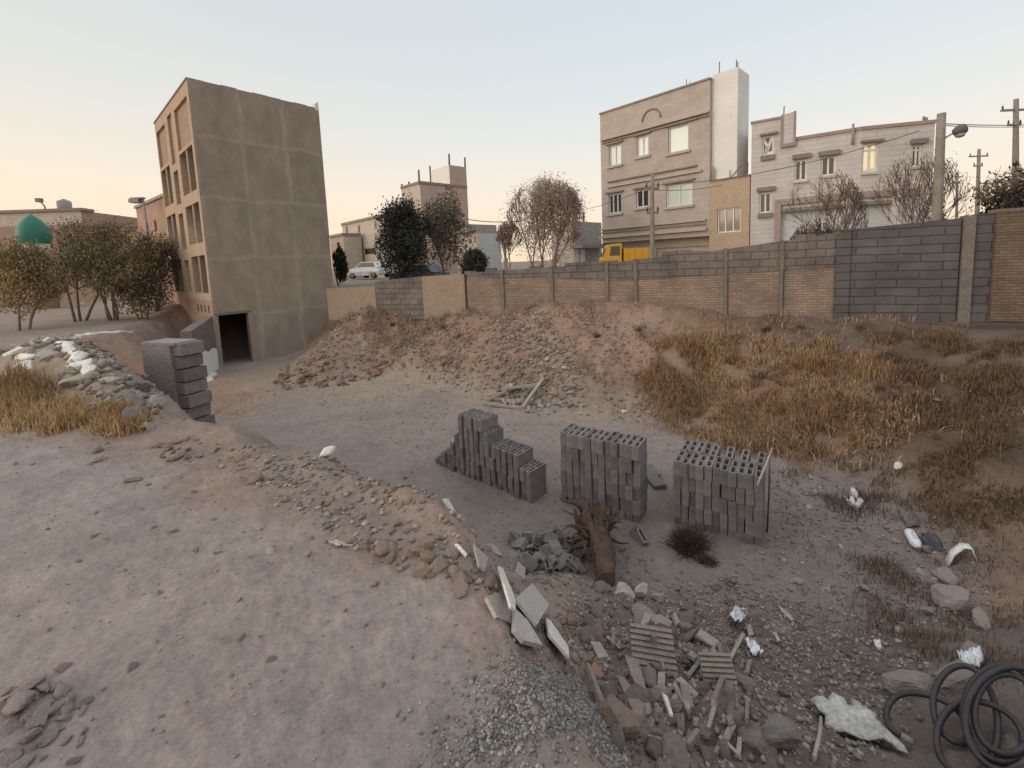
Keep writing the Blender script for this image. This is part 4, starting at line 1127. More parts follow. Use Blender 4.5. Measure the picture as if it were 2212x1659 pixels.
tree('low_bush', 'low dark olive bush against the left roller shutter', 1765, 475, 15.2, 110, 'dark', lv_olive[:2]+lv_brown[:1], 1500, .1, stems=5, trunk=.02, seed=61, cat='bush', blob=.7)
tree('round_bush', 'big dark bush above the brick wall at the right edge', 2195, 352, 11.8, 150, 'brown', [lv_dark[2], lv_brown[1]], 6500, .12, stems=4, trunk=.02, seed=66, cat='bush', blob=.9)
tree('cypress_tree', 'dark low cypress just right of the street lamp foot', 2034, 425, 16, 22, 'brown', lv_green+lv_brown[:1], 900, .12, stems=1, trunk=.02, seed=69, blob=.9)

# ------------------------------------------------------------------ concrete blocks
bm_ = [mat('concrete_block', (.225, .196, .192), (.175, .153, .151), 9, bump=.5, rand=.22, coord='obj', bscale=60)]
def block_mesh(k, broken=False):
    R = random.Random(100+k)
    w, d, hh = .047, .197, .0975
    xs = [-w, -w+.024, w-.024, w]; ys = [-d, -d+.028, -.014, .014, d-.028, d]
    mb = MB()
    j = lambda: R.uniform(-.0025, .0025)
    top = hh
    def hole(i, q): return i == 1 and q in (1, 3)
    for i in range(3):
        for q in range(5):
            if hole(i, q):
                x0, x1, y0, y1 = xs[i], xs[i+1], ys[q], ys[q+1]; zb = -hh+.03
                mb.poly([(x0, y0, zb), (x1, y0, zb), (x1, y1, zb), (x0, y1, zb)])
                mb.poly([(x0, y0, top), (x1, y0, top), (x1, y0, zb), (x0, y0, zb)]); mb.poly([(x1, y1, top), (x0, y1, top), (x0, y1, zb), (x1, y1, zb)])
                mb.poly([(x1, y0, top), (x1, y1, top), (x1, y1, zb), (x1, y0, zb)]); mb.poly([(x0, y1, top), (x0, y0, top), (x0, y0, zb), (x0, y1, zb)])
            else:
                mb.poly([(xs[i], ys[q], top), (xs[i+1], ys[q], top), (xs[i+1], ys[q+1], top), (xs[i], ys[q+1], top)])
    b = .005
    c = [(-w+b+j(), -d+j()), (w-b+j(), -d+j()), (w+j(), -d+b+j()), (w+j(), d-b), (w-b, d+j()), (-w+b, d+j()), (-w+j(), d-b), (-w+j(), -d+b)]
    n = len(c)
    for q in range(n):
        p0, p1 = c[q], c[(q+1) % n]
        mb.poly([(p0[0], p0[1], -hh), (p1[0], p1[1], -hh), (p1[0], p1[1], hh-.004), (p0[0], p0[1], hh-.004)])
        mb.poly([(p0[0], p0[1], hh-.004), (p1[0], p1[1], hh-.004), (p1[0]*.97, p1[1]*.99, hh), (p0[0]*.97, p0[1]*.99, hh)])
    mb.poly([(p[0], p[1], -hh) for p in reversed(c)])
    me = bpy.data.meshes.new('concrete_block')
    V = np.array(mb.v)
    if broken:
        V[:, 1] = np.clip(V[:, 1], -.2, .03+.07*np.sin(V[:, 0]*60+k)+.04*np.sin(V[:, 2]*40))
    me.from_pydata(V.tolist(), [], mb.f); finish(me, bm_)
    return me
BLK = [block_mesh(k) for k in range(5)]; BRK = [block_mesh(20+k, True) for k in range(4)]
def put(me, loc, rot, label, group, name='concrete_block', cat='block', scale=None):
    o = bpy.data.objects.new(name, me); o.location = loc; o.rotation_euler = rot
    if scale is not None: o.scale = scale
    COL.objects.link(o)
    return tag(o, label, cat, group)
def stack(L, Rr, heights, rows, label, group, seed, sink=.09):
    R = random.Random(seed)
    L, Rr = np.array(L), np.array(Rr); d = (Rr-L)/np.hypot(*(Rr-L)); back = np.array([-d[1], d[0]])
    if back[1] < 0: back = -back
    ang = math.atan2(d[1], d[0]); n = len(heights); st = np.hypot(*(Rr-L))/n
    for row in range(rows):
        for i, hgt in enumerate(heights):
            base = L+d*(i+.5)*st+back*(.2+.405*row)
            z0 = min(H(*(base-back*.15)), H(*base))-sink
            sh = R.uniform(-.012, .012)
            for k in range(hgt - (R.randint(0, 1) if row else 0)):
                tilt = R.gauss(0, .012)
                p = base+back*(R.uniform(-.025, .025)+sh)+d*R.uniform(-.004, .004)
                put(R.choice(BLK), (p[0], p[1], z0+.0975+.197*k), (R.gauss(0, .01), tilt*.5, ang+R.gauss(0, .025)), label, group)
def P2(x, y, z=-2): return level(x, y, z)[:2]
stack(P2(936, 1000), P2(1150, 1090), [1, 1, 2, 2, 3, 4, 6, 6, 6, 6, 6, 5, 4, 4, 4, 4, 4, 3, 3], 1, 'hollow grey concrete block in the tumbledown left stack', 'blocks of the left stack', 5)
stack(P2(1213, 1085), P2(1382, 1132), [6]*12, 1, 'hollow grey concrete block in the neat middle stack', 'blocks of the middle stack', 6)
stack(P2(1455, 1130), P2(1645, 1182), [5]*11, 2, 'hollow grey concrete block in the right stack, two rows deep', 'blocks of the right stack', 8)
R = random.Random(4)
q = level(1225, 955, -.95)
for k in range(44):
    x, y = R.uniform(1105, 1235), R.uniform(1165, 1240)
    p = onground(x+(y-1165)*.25, y); s_ = R.uniform(.5, .85)
    put(R.choice(BRK), (p[0], p[1], p[2]+.04+.12*R.random()*max(0, 1-abs(x-1175)/70)), (R.uniform(-1.4, 1.4), R.uniform(-1.4, 1.4), R.uniform(0, 6)), 'broken grey block in the heap left of the tree stump', 'heap of broken blocks by the stump', scale=(s_*1.1, s_*.8, s_))
for (x, y, lab) in ((1405, 1024, 'single grey block lying flat between the middle and right stacks'), (1298, 1105, 'pale block lying at the foot of the middle stack'),
                    (1415, 1045, 'grey block on the bare floor just below the one between the stacks')):
    p = onground(x, y); put(BLK[0], (p[0], p[1], p[2]+.03), (0, 1.5, R.uniform(-.3, .3)), lab, None)
p = onground(1373, 1160); put(BRK[1], (p[0], p[1], p[2]+.06), (.5, .2, .4), 'pale upright broken block right of the tree stump', None)

# block pier on the left
def pier():
    A = level(328, 925, -.95)[:2]; B = level(388, 933, -.95)[:2]
    A, B = np.array(A), np.array(B)
    zb, zt = -1.2, depth(330, 740, A[1])[2]
    f = Facade(A, B-A); L = float(np.hypot(*(B-A)))
    h = thing('block_pier', (A[0], A[1], -1.1), 'free-standing grey concrete block pier with a stepped toothed side, left of the pit', 'pier')
    m = mat('pier_concrete', (.295, .255, .245), (.25, .216, .208), 3, bump=.4)
    t = MB(); f.box(t, 0, L, -.42, 0, zb, zt-.04); t.build('plastered_side', m, h)
    n = 8; hh = (zt-zb)/n
    for k in range(n):
        t = MB(); o = .06*((k % 2))+.03*rnd.random()+ (n-1-k)*.012
        f.box(t, L+.003, L+.13+o, -.42, -.04, zb+k*hh+.012, zb+(k+1)*hh-.012); t.build('block', bm_[0], h)
    t = MB(); f.box(t, .005, L+.1, -.41, -.005, zt-.036, zt+.012); t.build('cap', m, h)
pier()

# sticks beside the right stack
def stick(p, q, r, m, name, label, cat):
    t = MB(); p, q = np.array(p), np.array(q)
    mid = (p+q)/2+np.array([.01, .0, .01]); t.tube([p, mid, q], [r, r*.95, r*.9], 7)
    o = t.build(name, m, None, off=tuple(p)); tag(o, label, cat)
palewood = mat('pale_weathered_wood', (.42, .36, .30), (.33, .28, .23), 12, bump=.3)
greywood = mat('grey_weathered_wood', (.26, .21, .18), (.20, .16, .135), 12, bump=.3)
b = onground(1657, 1150)
stick(b, depth(1663, 972, b[1]), .012, M_['rebar'], 'steel_rod', 'dark upright steel rod at the right end of the right stack', 'rod')
a_ = depth(1636, 1048, 5.0); c_ = depth(1668, 968, 5.45)
stick(a_, c_, .014, palewood, 'batten', 'pale wooden batten leaning on the right block stack', 'batten')

# ------------------------------------------------------------------ stones
from itertools import count
def ico(sub):
    import bmesh
    bm = bmesh.new(); bmesh.ops.create_icosphere(bm, subdivisions=sub, radius=1)
    v = np.array([tuple(p.co) for p in bm.verts]); f = [tuple(p.index for p in q.verts) for q in bm.faces]; bm.free()
    return v, f
ICO2, ICO3 = ico(2), ico(3)
def rock_mesh(seed, m, cuts=13, sub=ICO3, rough=.012, flat=(1, .85, .7)):
    R = np.random.default_rng(seed)
    v, f = sub
    nn = R.normal(size=(cuts, 3)); nn /= np.linalg.norm(nn, axis=1)[:, None]; dd = R.uniform(.55, 1.0, cuts)
    k = v@nn.T; r = np.where(k > 1e-3, dd[None]/np.maximum(k, 1e-3), 9).min(1); r = np.minimum(r, 1.25)
    V = v*r[:, None]
    nz = np.array([mnoise.noise(Vector(p)*2.6+Vector((seed, 0, 0)))*.10+mnoise.noise(Vector(p)*7+Vector((0, seed, 0)))*.055 for p in V.tolist()])[:, None]
    V = V*(1+nz+rough*R.normal(size=(len(V), 1)))*np.array(flat)
    me = bpy.data.meshes.new('stone'); me.from_pydata(V.tolist(), [], f); finish(me, [m])
    return me
st = {'grey': mat('grey_stone', (.27, .24, .22), (.20, .175, .16), 5, bump=.5, rand=.3, coord='obj', bscale=20),
      'dull': mat('dull_brown_stone', (.20, .165, .145), (.15, .122, .108), 5, bump=.5, rand=.3, coord='obj', bscale=20),
      'brick': mat('reddish_brick_chunk', (.30, .185, .135), (.235, .15, .115), 5, bump=.5, rand=.3, coord='obj', bscale=20),
      'pale': mat('pale_rubble', (.40, .35, .31), (.31, .265, .23), 5, bump=.5, rand=.28, coord='obj', bscale=20),
      'white': mat('white_plaster_lump', (.74, .70, .64), (.62, .58, .53), 4, bump=.4, coord='obj', bscale=14),
      'clod': mat('mauve_earth_clod', (.27, .22, .20), (.22, .178, .162), 4, bump=.6, rand=.15, coord='obj', bscale=9),
      'earth': mat('reddish_earth_clod', (.27, .20, .16), (.22, .163, .132), 4, bump=.6, rand=.2, coord='obj', bscale=9)}
RK = {k: [rock_mesh(i+hash(k) % 1 + 31*j, m) for i in range(7)] for j, (k, m) in enumerate(st.items())}
def stones(poly, n, kind, s0, s1, label, group, name, cat, seed, flatten=1.0, power=2.0):
    R = random.Random(seed)
    pl = [onground(*p)[:2] for p in poly]
    xs = [p[0] for p in pl]; ys = [p[1] for p in pl]; c = 0
    while c < n:
        x, y = R.uniform(min(xs), max(xs)), R.uniform(min(ys), max(ys))
        if polydist(np.array([x]), np.array([y]), pl)[0][0] > 0: continue
        s = s0+(s1-s0)*R.random()**power
        put(R.choice(RK[kind]), (x, y, H(x, y)+s*.10*flatten), (R.gauss(0, .4), R.gauss(0, .4), R.uniform(0, 6.28)), label, group, name, cat, (s, s*R.uniform(.7, 1), s*flatten*R.uniform(.7, 1)))
        c += 1
stones([(600, 800), (720, 775), (840, 775), (830, 810), (720, 842), (590, 845)], 90, 'brick', .07, .2, 'reddish brick chunk in the tumble below the right edge of the grey building', 'brick chunks at the foot of the bank', 'brick_chunk', 'brick', 11, 1, 1.6)
stones([(720, 770), (740, 690), (1000, 690), (1080, 850), (860, 800)], 60, 'brick', .05, .16, 'reddish lump on the bank between the grey building and the stone chute', 'lumps on the left part of the bank', 'brick_chunk', 'brick', 12, 1, 2)
stones([(1105, 690), (1170, 690), (1190, 760), (1230, 800), (1240, 880), (1120, 890), (1080, 850), (1130, 780)], 75, 'pale', .05, .17, 'pale stone in the chute of rubble running down the bank', 'stones of the rubble chute', 'rubble_stone', 'stone', 13, .8, 2)
stones([(5, 770), (110, 730), (215, 800), (325, 840), (330, 900), (230, 870), (120, 810)], 130, 'pale', .04, .17, 'pale stone in the rubble ridge at far left', 'stones of the left rubble ridge', 'rubble_stone', 'stone', 14, .8, 2)
stones([(230, 840), (320, 835), (332, 930), (300, 925)], 30, 'grey', .05, .16, 'grey stone heaped against the left side of the block pier', 'stones heaped at the pier', 'rubble_stone', 'stone', 15, .8, 2)
stones([(330, 960), (430, 945), (470, 975), (400, 1000), (335, 990)], 26, 'earth', .03, .07, 'brown clod in the scatter below the block pier', 'clods below the pier', 'dirt_clod', 'clod', 16, .7, 2)
stones([(1260, 1300), (1330, 1265), (1450, 1290), (1500, 1400), (1600, 1450), (1750, 1600), (1700, 1655), (1300, 1655), (1330, 1520), (1250, 1420)], 170, 'dull', .018, .11, 'dull brown stone among the broken tiles and boards of the near rubble slope', 'stones of the near rubble slope', 'stone_chip', 'stone', 17, .8, 2.2)
stones([(1450, 1250), (1700, 1290), (2000, 1450), (1850, 1640), (1650, 1500), (1480, 1400)], 110, 'dull', .015, .075, 'dull stone on the right-hand half of the near rubble slope', 'stones on the right of the near slope', 'stone_chip', 'stone', 18, .8, 2.4)
stones([(1650, 1000), (1950, 1050), (2150, 1350), (1950, 1400), (1700, 1280), (1680, 1100)], 50, 'pale', .02, .07, 'small pale stone strewn on the brown ground right of the block stacks', 'pale stones right of the stacks', 'pale_stone', 'stone', 19, .8, 2.5)
stones([(1380, 880), (1440, 900), (1300, 900), (1100, 880), (1150, 860)], 24, 'pale', .03, .09, 'small pale stone near the wooden frame at the foot of the bank', 'pale stones near the frame', 'pale_stone', 'stone', 20, .8, 2)
stones([(460, 970), (700, 1010), (880, 1020), (980, 1130), (1090, 1290), (900, 1240), (720, 1150), (520, 1030)], 90, 'earth', .02, .085, 'reddish clod on the loose berm along the edge of the pit', 'clods on the berm', 'dirt_clod', 'clod', 22, .7, 2.6)
stones([(1300, 1420), (1480, 1380), (1600, 1500), (1640, 1655), (1400, 1655), (1350, 1560)], 45, 'grey', .025, .08, 'grey chunk among the boards of the near rubble slope', 'grey chunks of the near rubble slope', 'rubble_chunk', 'stone', 31, .8, 1.8)
stones([(1050, 1325), (1115, 1345), (1260, 1435), (1335, 1540), (1300, 1565), (1200, 1455)], 50, 'earth', .010, .042, 'brown clod along the crumbling lip of the near ground', 'clods on the lip of the near ground', 'dirt_clod', 'clod', 32, .7, 2)
stones([(1235, 1150), (1345, 1150), (1350, 1290), (1240, 1290)], 22, 'earth', .02, .07, 'brown clod torn up around the tree stump', 'clods around the stump', 'dirt_clod', 'clod', 36, .8, 2)
stones([(1110, 1290), (1255, 1285), (1300, 1400), (1340, 1530), (1260, 1425), (1180, 1350)], 60, 'brick', .012, .05, 'small reddish chunk on the bare earth right of the broken tiles', 'reddish chunks beside the broken tiles', 'dirt_clod', 'clod', 34, .8, 2)
stones([(720, 1160), (840, 1215), (1000, 1280), (1100, 1335), (1060, 1260), (900, 1190)], 40, 'earth', .015, .07, 'reddish clod where the grey ground breaks off', 'clods where the grey ground breaks off', 'dirt_clod', 'clod', 33, .8, 2.2)
stones([(20, 1000), (400, 1010), (800, 1200), (1000, 1400), (1100, 1600), (300, 1640), (30, 1300)], 45, 'clod', .008, .028, 'small clod on the open trodden ground', 'small clods on the open ground', 'dirt_clod', 'clod', 23, .7, 2)
def one(kind, x, y, wpx, label, name, cat, sc=(1, .8, .7), rot=(0, 0, 0), k=0, sink=.3, group=None):
    p = onground(x, y); s = wpx/2/F_PX*fdepth(p)
    return put(RK[kind][k % 7], (p[0], p[1], p[2]+s*sc[2]*(.6-sink)), rot, label, group, name, cat, (s*sc[0], s*sc[1], s*sc[2]))
one('white', 704, 985, 44, 'bright white plaster lump on the berm at the pit edge', 'plaster_lump', 'lump', (1, .8, .6), (0, -.3, .3), 1, sink=.1)
one('white', 706, 833, 18, 'small white lump below the brick chunks by the grey building', 'plaster_lump', 'lump', k=2)
one('white', 1348, 890, 16, 'small white lump left of the golden grass foot', 'plaster_lump', 'lump', k=3)
one('white', 1942, 1012, 24, 'whitish wedge of stone on the right slope above the plastic bag', 'plaster_lump', 'lump', (.8, .7, 1.1), (0, .3, .5), 4)
one('grey', 1725, 1028, 20, 'small grey stone right of the steel rod', 'rubble_stone', 'stone', k=1)
one('pale', 2025, 865, 24, 'pale flat stone high on the right slope', 'rubble_stone', 'stone', (1, .7, .4), k=2)
one('earth', 1340, 1575, 92, 'dark reddish earth boulder low on the rubble, right of the gravel', 'earth_boulder', 'boulder', (1, .9, .95), (.2, .1, .4), 3, sink=.1)
one('pale', 1350, 1292, 62, 'large rounded pale stone just below the stump', 'rubble_stone', 'stone', (1, .9, .9), (0, .2, .5), 0, sink=.15)
one('pale', 1388, 1290, 44, 'rounded pale stone right of the largest one below the stump', 'rubble_stone', 'stone', (1, .8, 1), (.2, 0, 1), 1, sink=.15)
one('pale', 1424, 1300, 36, 'rightmost of the three rounded pale stones below the stump', 'rubble_stone', 'stone', (1, .9, 1), (0, .3, 2), 2, sink=.15)
one('grey', 1392, 1335, 54, 'pale grey stone in front of the three rounded ones', 'rubble_stone', 'stone', (1, .9, .8), (0, 0, .3), 3, sink=.15)
one('grey', 1425, 1362, 66, 'flat grey stone lying above the ribbed clay tile', 'rubble_stone', 'stone', (1, .8, .5), (.2, .2, .3), 4, sink=.1)
one('grey', 1679, 1608, 84, 'squarish pale grey block stone at the bottom right of the rubble', 'rubble_stone', 'stone', (1, .9, .95), (0, .1, .3), 5, sink=.1)
one('clod', 1950, 1490, 150, 'big flat mauve boulder behind the black hose', 'boulder', 'boulder', (1.0, .6, .42), (0, 0, -.1), 1, sink=.05)
one('clod', 2075, 1480, 110, 'mauve boulder inside the upper loop of the black hose', 'boulder', 'boulder', (1, .8, .6), (0, 0, .5), 2, sink=.1)
for (x, y, w, l) in ((2060, 1315, 100, 'broad pale boulder on the right slope above the hose'), (2120, 1345, 60, 'pale boulder at the right end of the heap above the hose'), (2005, 1325, 34, 'small pale boulder at the left of the heap above the hose'),
                     (2100, 1420, 70, 'grey boulder just above the hose loops'), (2000, 1190, 40, 'dull stone beside the white jug'), (2035, 1250, 60, 'mauve boulder under the bent white strip')):
    one('clod', x, y, w, l, 'boulder', 'boulder', (1, .8, .6), (0, 0, rnd.random()*3), rnd.randint(0, 6), sink=.1)
cl = [(45, 1530, 75), (25, 1575, 60), (85, 1560, 70), (130, 1500, 44), (120, 1540, 62), (60, 1600, 55), (150, 1535, 40), (185, 1520, 30), (20, 1640, 60), (95, 1490, 46), (140, 1445, 34), (60, 1495, 60), (110, 1600, 40), (40, 1665, 50), (10, 1535, 40)]
cl += [(rnd.uniform(0, 190), rnd.uniform(1470, 1655), rnd.uniform(12, 34)) for _ in range(34)]
for i, (x, y, w) in enumerate(cl):
    one('clod', x, y, w, 'dry mauve clod in the heap at the bottom left corner', 'dirt_clod', 'clod', (1, .8, .6), (rnd.gauss(0, .3), rnd.gauss(0, .3), rnd.random()*6), i, .2, 'clods in the bottom left corner')
for (x, y, w, l, k) in ((583, 1190, 34, 'flat pale clod alone on the open ground left of the berm', 'pale'), (424, 1188, 22, 'small clod left of the flat pale one on the open ground', 'clod'), (205, 1160, 20, 'dark clod on the open ground at the left', 'earth'),
                        (345, 1280, 16, 'small upright clod in the middle of the open ground', 'clod'), (523, 1378, 20, 'dark splinter-like clod in the middle foreground', 'earth'), (285, 1040, 38, 'dark flat clod below the yellow grass', 'earth'),
                        (888, 1418, 26, 'round grey stone set in the grey foreground earth', 'clod'), (705, 1172, 12, 'black pebble at the edge of the grey ground', 'earth')):
    one(k, x, y, w, l, 'dirt_clod', 'clod', (1, .7, .5), (0, 0, rnd.random()*3), rnd.randint(0, 6), .25)
one('earth', 915, 1190, 46, 'large undercut earth lump on the berm', 'earth_boulder', 'boulder', (1, .8, .7), (.1, 0, .4), 2, .2)
one('earth', 985, 1205, 30, 'smaller earth lump right of the undercut one on the berm', 'earth_boulder', 'boulder', (1, .8, .7), (.1, 0, 1.4), 4, .2)

# white plaster heaps on the left rubble
def heap(pts, label, r):
    P = [onground(*p) for p in pts]
    t = MB(); n = len(P); R = random.Random(len(pts)+int(r*100))
    fine = []
    for i in range(n-1):
        for k in range(4): fine.append(P[i]+(P[i+1]-P[i])*k/4+np.array([R.gauss(0, .05), R.gauss(0, .05), 0]))
    fine.append(P[-1])
    for f_ in fine: f_[2] = H(f_[0], f_[1])-r*.35
    t.tube(fine, [r*(.5+.8*R.random())*(1 if 0 < i < len(fine)-1 else .3) for i in range(len(fine))], 9)
    t.v = [(x+R.gauss(0, r*.12), y+R.gauss(0, r*.12), z+R.gauss(0, r*.12)) for x, y, z in t.v]
    tag(t.build('plaster_heap', st['white'], None, off=tuple(P[0])), label, 'plaster')
heap([(125, 735), (140, 752), (160, 775), (180, 797), (205, 815)], 'broad white plaster streak down the left rubble ridge', .09)
heap([(15, 762), (35, 758), (55, 775), (70, 795)], 'white plaster streak at the far left of the rubble', .07)
heap([(150, 727), (200, 722), (250, 717), (290, 714)], 'thin white plaster line along the far edge of the digging', .09)
heap([(440, 800), (458, 812), (450, 825)], 'white lime spill at the foot of the wing wall', .14)

# ------------------------------------------------------------------ flat debris
def rest_plane(pts, nrm, lift_):
    """the plane a flat piece lies on: through the ground under it, tipped a little, clear of every bump"""
    G = np.array([onground(*p) for p in pts]+[onground(np.mean([p[0] for p in pts]), np.mean([p[1] for p in pts]))])
    c = G.mean(0); A = np.c_[G[:, 0]-c[0], G[:, 1]-c[1], np.ones(len(G))*1.0]
    A = np.vstack([A, [[.02, 0, 0], [0, .02, 0]]]); rhs = np.r_[G[:, 2]-c[2], 0, 0]
    s = np.linalg.lstsq(A, rhs, rcond=None)[0]
    sx, sy = np.clip(s[0], -1.1, 1.1), np.clip(s[1], -1.1, 1.1)
    nn = np.array([-sx+.3*nrm[0], -sy+.3*nrm[1], 1.0]); nn /= np.linalg.norm(nn)
    over = max(0.0, float(((G-c)@nn).max()))
    return c+nn*(over*.8+lift_*.35+.008), nn
def slab(pts, m, name, label, cat, nrm=(0, 0, 1), lift_=.03, th=.012, group=None):
    c, nn = rest_plane(pts, nrm, lift_)
    Q = []
    for p in pts:
        d = ray(*p); t = ((c-CAM)@nn)/(d@nn); Q.append(CAM+d*t)
    mb = MB()
    k = [nn*th*.5*(1+.0) for _ in Q]
    mb.hexa([a-b for a, b in zip(Q, k)], [a+b for a, b in zip(Q, k)])
    o = mb.build(name, m, None, off=tuple(c)); return tag(o, label, cat, group)
Z4 = lambda X, Y: (737.3+X*.3704, 1106+Y*.3704)
Z7 = lambda X, Y: (1269.9+X*.2099, 1310.8+Y*.2099)
Z3 = lambda X, Y: (1392.8+X*.3827, 1024+Y*.3827)
tile = mat('pale_floor_tile', (.46, .43, .405), (.41, .38, .36), 7, rough=.55, bump=.05)
tilew = mat('white_floor_tile', (.66, .63, .58), (.58, .55, .51), 7, rough=.5, bump=.05)
tiled = mat('dusty_tile', (.34, .30, .27), (.28, .245, .22), 9, rough=.8, bump=.2)
S1 = (.35, .25, 1); S2_ = (.25, -.15, 1)
slab([Z4(1110, 420), Z4(1210, 545), Z4(1135, 665), Z4(1010, 510)], tile, 'floor_tile', 'square pale tile lying on the rubble slope below the stump', 'tile', (.25, -.25, 1), .10, .014)
slab([Z4(1005, 570), Z4(1080, 640), Z4(1165, 785), Z4(1055, 758), Z4(1000, 690)], tile, 'tile_shard', 'large pale broken tile left of and below the square one', 'tile', (.3, -.5, 1), .09, .02)
slab([Z4(915, 320), Z4(938, 330), Z4(1008, 505), Z4(1012, 575), Z4(985, 560)], tilew, 'tile_shard', 'long thin pale tile strip left of the square tile', 'tile', (.7, -.2, 1), .12, .012)
slab([Z4(1190, 620), Z4(1218, 640), Z4(1320, 790), Z4(1325, 855), Z4(1208, 720)], tilew, 'tile_shard', 'bright white tile standing on edge right of the square tile', 'tile', (-.1, -.9, 1), .08, .014)
slab([Z4(770, 190), Z4(850, 270), Z4(835, 345), Z4(800, 320)], tiled, 'tile_shard', 'dusty triangular tile shard high on the berm', 'tile', (.3, -.1, 1), .05)
slab([Z4(1030, 290), Z4(1075, 330), Z4(1065, 400), Z4(1010, 345)], tiled, 'tile_shard', 'dusty tile shard between the berm and the block heap', 'tile', (.3, -.3, 1), .05)
slab([Z4(660, 190), Z4(680, 190), Z4(735, 250), Z4(725, 262)], tilew, 'tile_shard', 'narrow pale splinter of tile on the berm', 'tile', (.1, -.3, 1), .04)
slab([(957, 1078), (967, 1078), (983, 1106), (978, 1112)], tilew, 'tile_shard', 'narrow white splinter on the crest of the berm', 'tile', (.4, -.3, 1), .06)
slab([Z4(860, 180), Z4(900, 200), Z4(940, 260), Z4(890, 240)], tiled, 'tile_shard', 'small dusty shard above the triangular one on the berm', 'tile', (.2, -.3, 1), .04)
slab([Z4(840, 500), Z4(930, 470), Z4(990, 560), Z4(990, 660), Z4(900, 620)], tiled, 'stone_slab', 'dusty grey slab half buried left of the tile strip', 'slab', (.3, -.2, 1), .0, .018)
slab([Z4(1605, 965), Z4(1650, 975), Z4(1830, 1230), Z4(1815, 1285), Z4(1705, 1180)], greywood, 'board', 'long pale board lying down the near rubble', 'board', (.15, -.35, 1), .07, .022)
slab([Z4(1655, 850), Z4(1730, 870), Z4(1805, 1135), Z4(1770, 1140), Z4(1690, 960)], greywood, 'board', 'shorter grey board above the long pale one', 'board', (.1, -.5, 1), .08, .025)
slab([Z4(1975, 1010), Z4(2028, 1028), Z4(2058, 1160), Z4(2000, 1140)], greywood, 'board', 'short upright board stub between the ribbed tiles', 'board', (.0, -.8, 1), .06, .03)
slab([Z4(1425, 890), Z4(1445, 900), Z4(1530, 1110), Z4(1510, 1130)], greywood, 'board', 'thin grey lath left of the long pale board', 'board', (.3, -.3, 1), .05, .02)
slab([Z4(1870, 1060), Z4(1900, 1080), Z4(1935, 1190), Z4(1915, 1185)], tilew, 'tile_shard', 'bent pale strip right of the boards', 'tile', (.1, -.3, 1), .06)
slab([Z4(1450, 760), Z4(1510, 770), Z4(1560, 850), Z4(1500, 860)], tiled, 'stone_slab', 'rounded pale slab above the boards', 'slab', (.2, -.3, 1), .0, .02)
# more splinters strewn among the rubble
R = random.Random(77)
for k in range(46):
    x, y = R.uniform(1290, 1620), R.uniform(1330, 1620)
    if x < 1290+(y-1330)*.28: continue
    a = R.uniform(.6, 2.2); L = R.uniform(10, 34); w = R.uniform(3, 9); ca, sa = math.cos(a), math.sin(a)
    pts = [(x-ca*L-sa*w*R.uniform(.3, 1), y-sa*L+ca*w), (x-ca*L+sa*w, y-sa*L-ca*w*R.uniform(.3, 1)), (x+ca*L+sa*w*R.uniform(.2, 1), y+sa*L-ca*w), (x+ca*L-sa*w, y+sa*L+ca*w*R.uniform(.2, 1))]
    slab(pts, R.choice([tiled, greywood, st['dull'], st['grey']]), 'splinter', 'broken splinter of tile or wood in the near rubble', 'splinter', (R.gauss(.1, .4), R.gauss(-.3, .3), 1), R.uniform(.02, .07), R.uniform(.01, .03), 'splinters in the near rubble')

def ribbed(x, y, wpx, hpx, roll, label, tiltv):
    c = onground(x, y); D = fdepth(c); w = wpx/F_PX*D; L = hpx/F_PX*D*1.1
    o = thing('ribbed_tile', c, label, 'clay tile')
    mb = MB(); n = 8; t = .05
    mb.box(c[0]-w/2, c[0]+w/2, c[1]-L/2, c[1]+L/2, c[2]-t, c[2])
    body = mb.build('tile_body', M_['ribclay'], o)
    for k in range(n):
        r = MB(); y0 = c[1]-L/2+L*(k+.15)/n; y1 = y0+L*.55/n
        r.box(c[0]-w/2, c[0]+w/2, y0, y1, c[2]+.0005, c[2]+.014)
        r.build('rib', M_['ribclay'], body)
    o.rotation_euler = tiltv
    o.location = (c[0], c[1], c[2]+.07)
M_['ribclay'] = mat('dusty_clay', (.29, .235, .20), (.23, .185, .155), 10, bump=.3)
ribbed(1410, 1425, 92, 82, 0, 'upper ribbed clay tile lying face up in the rubble', (.45, .12, -.12))
ribbed(1552, 1480, 66, 72, 0, 'lower right ribbed clay tile lying face up in the rubble', (.45, -.1, -.2))

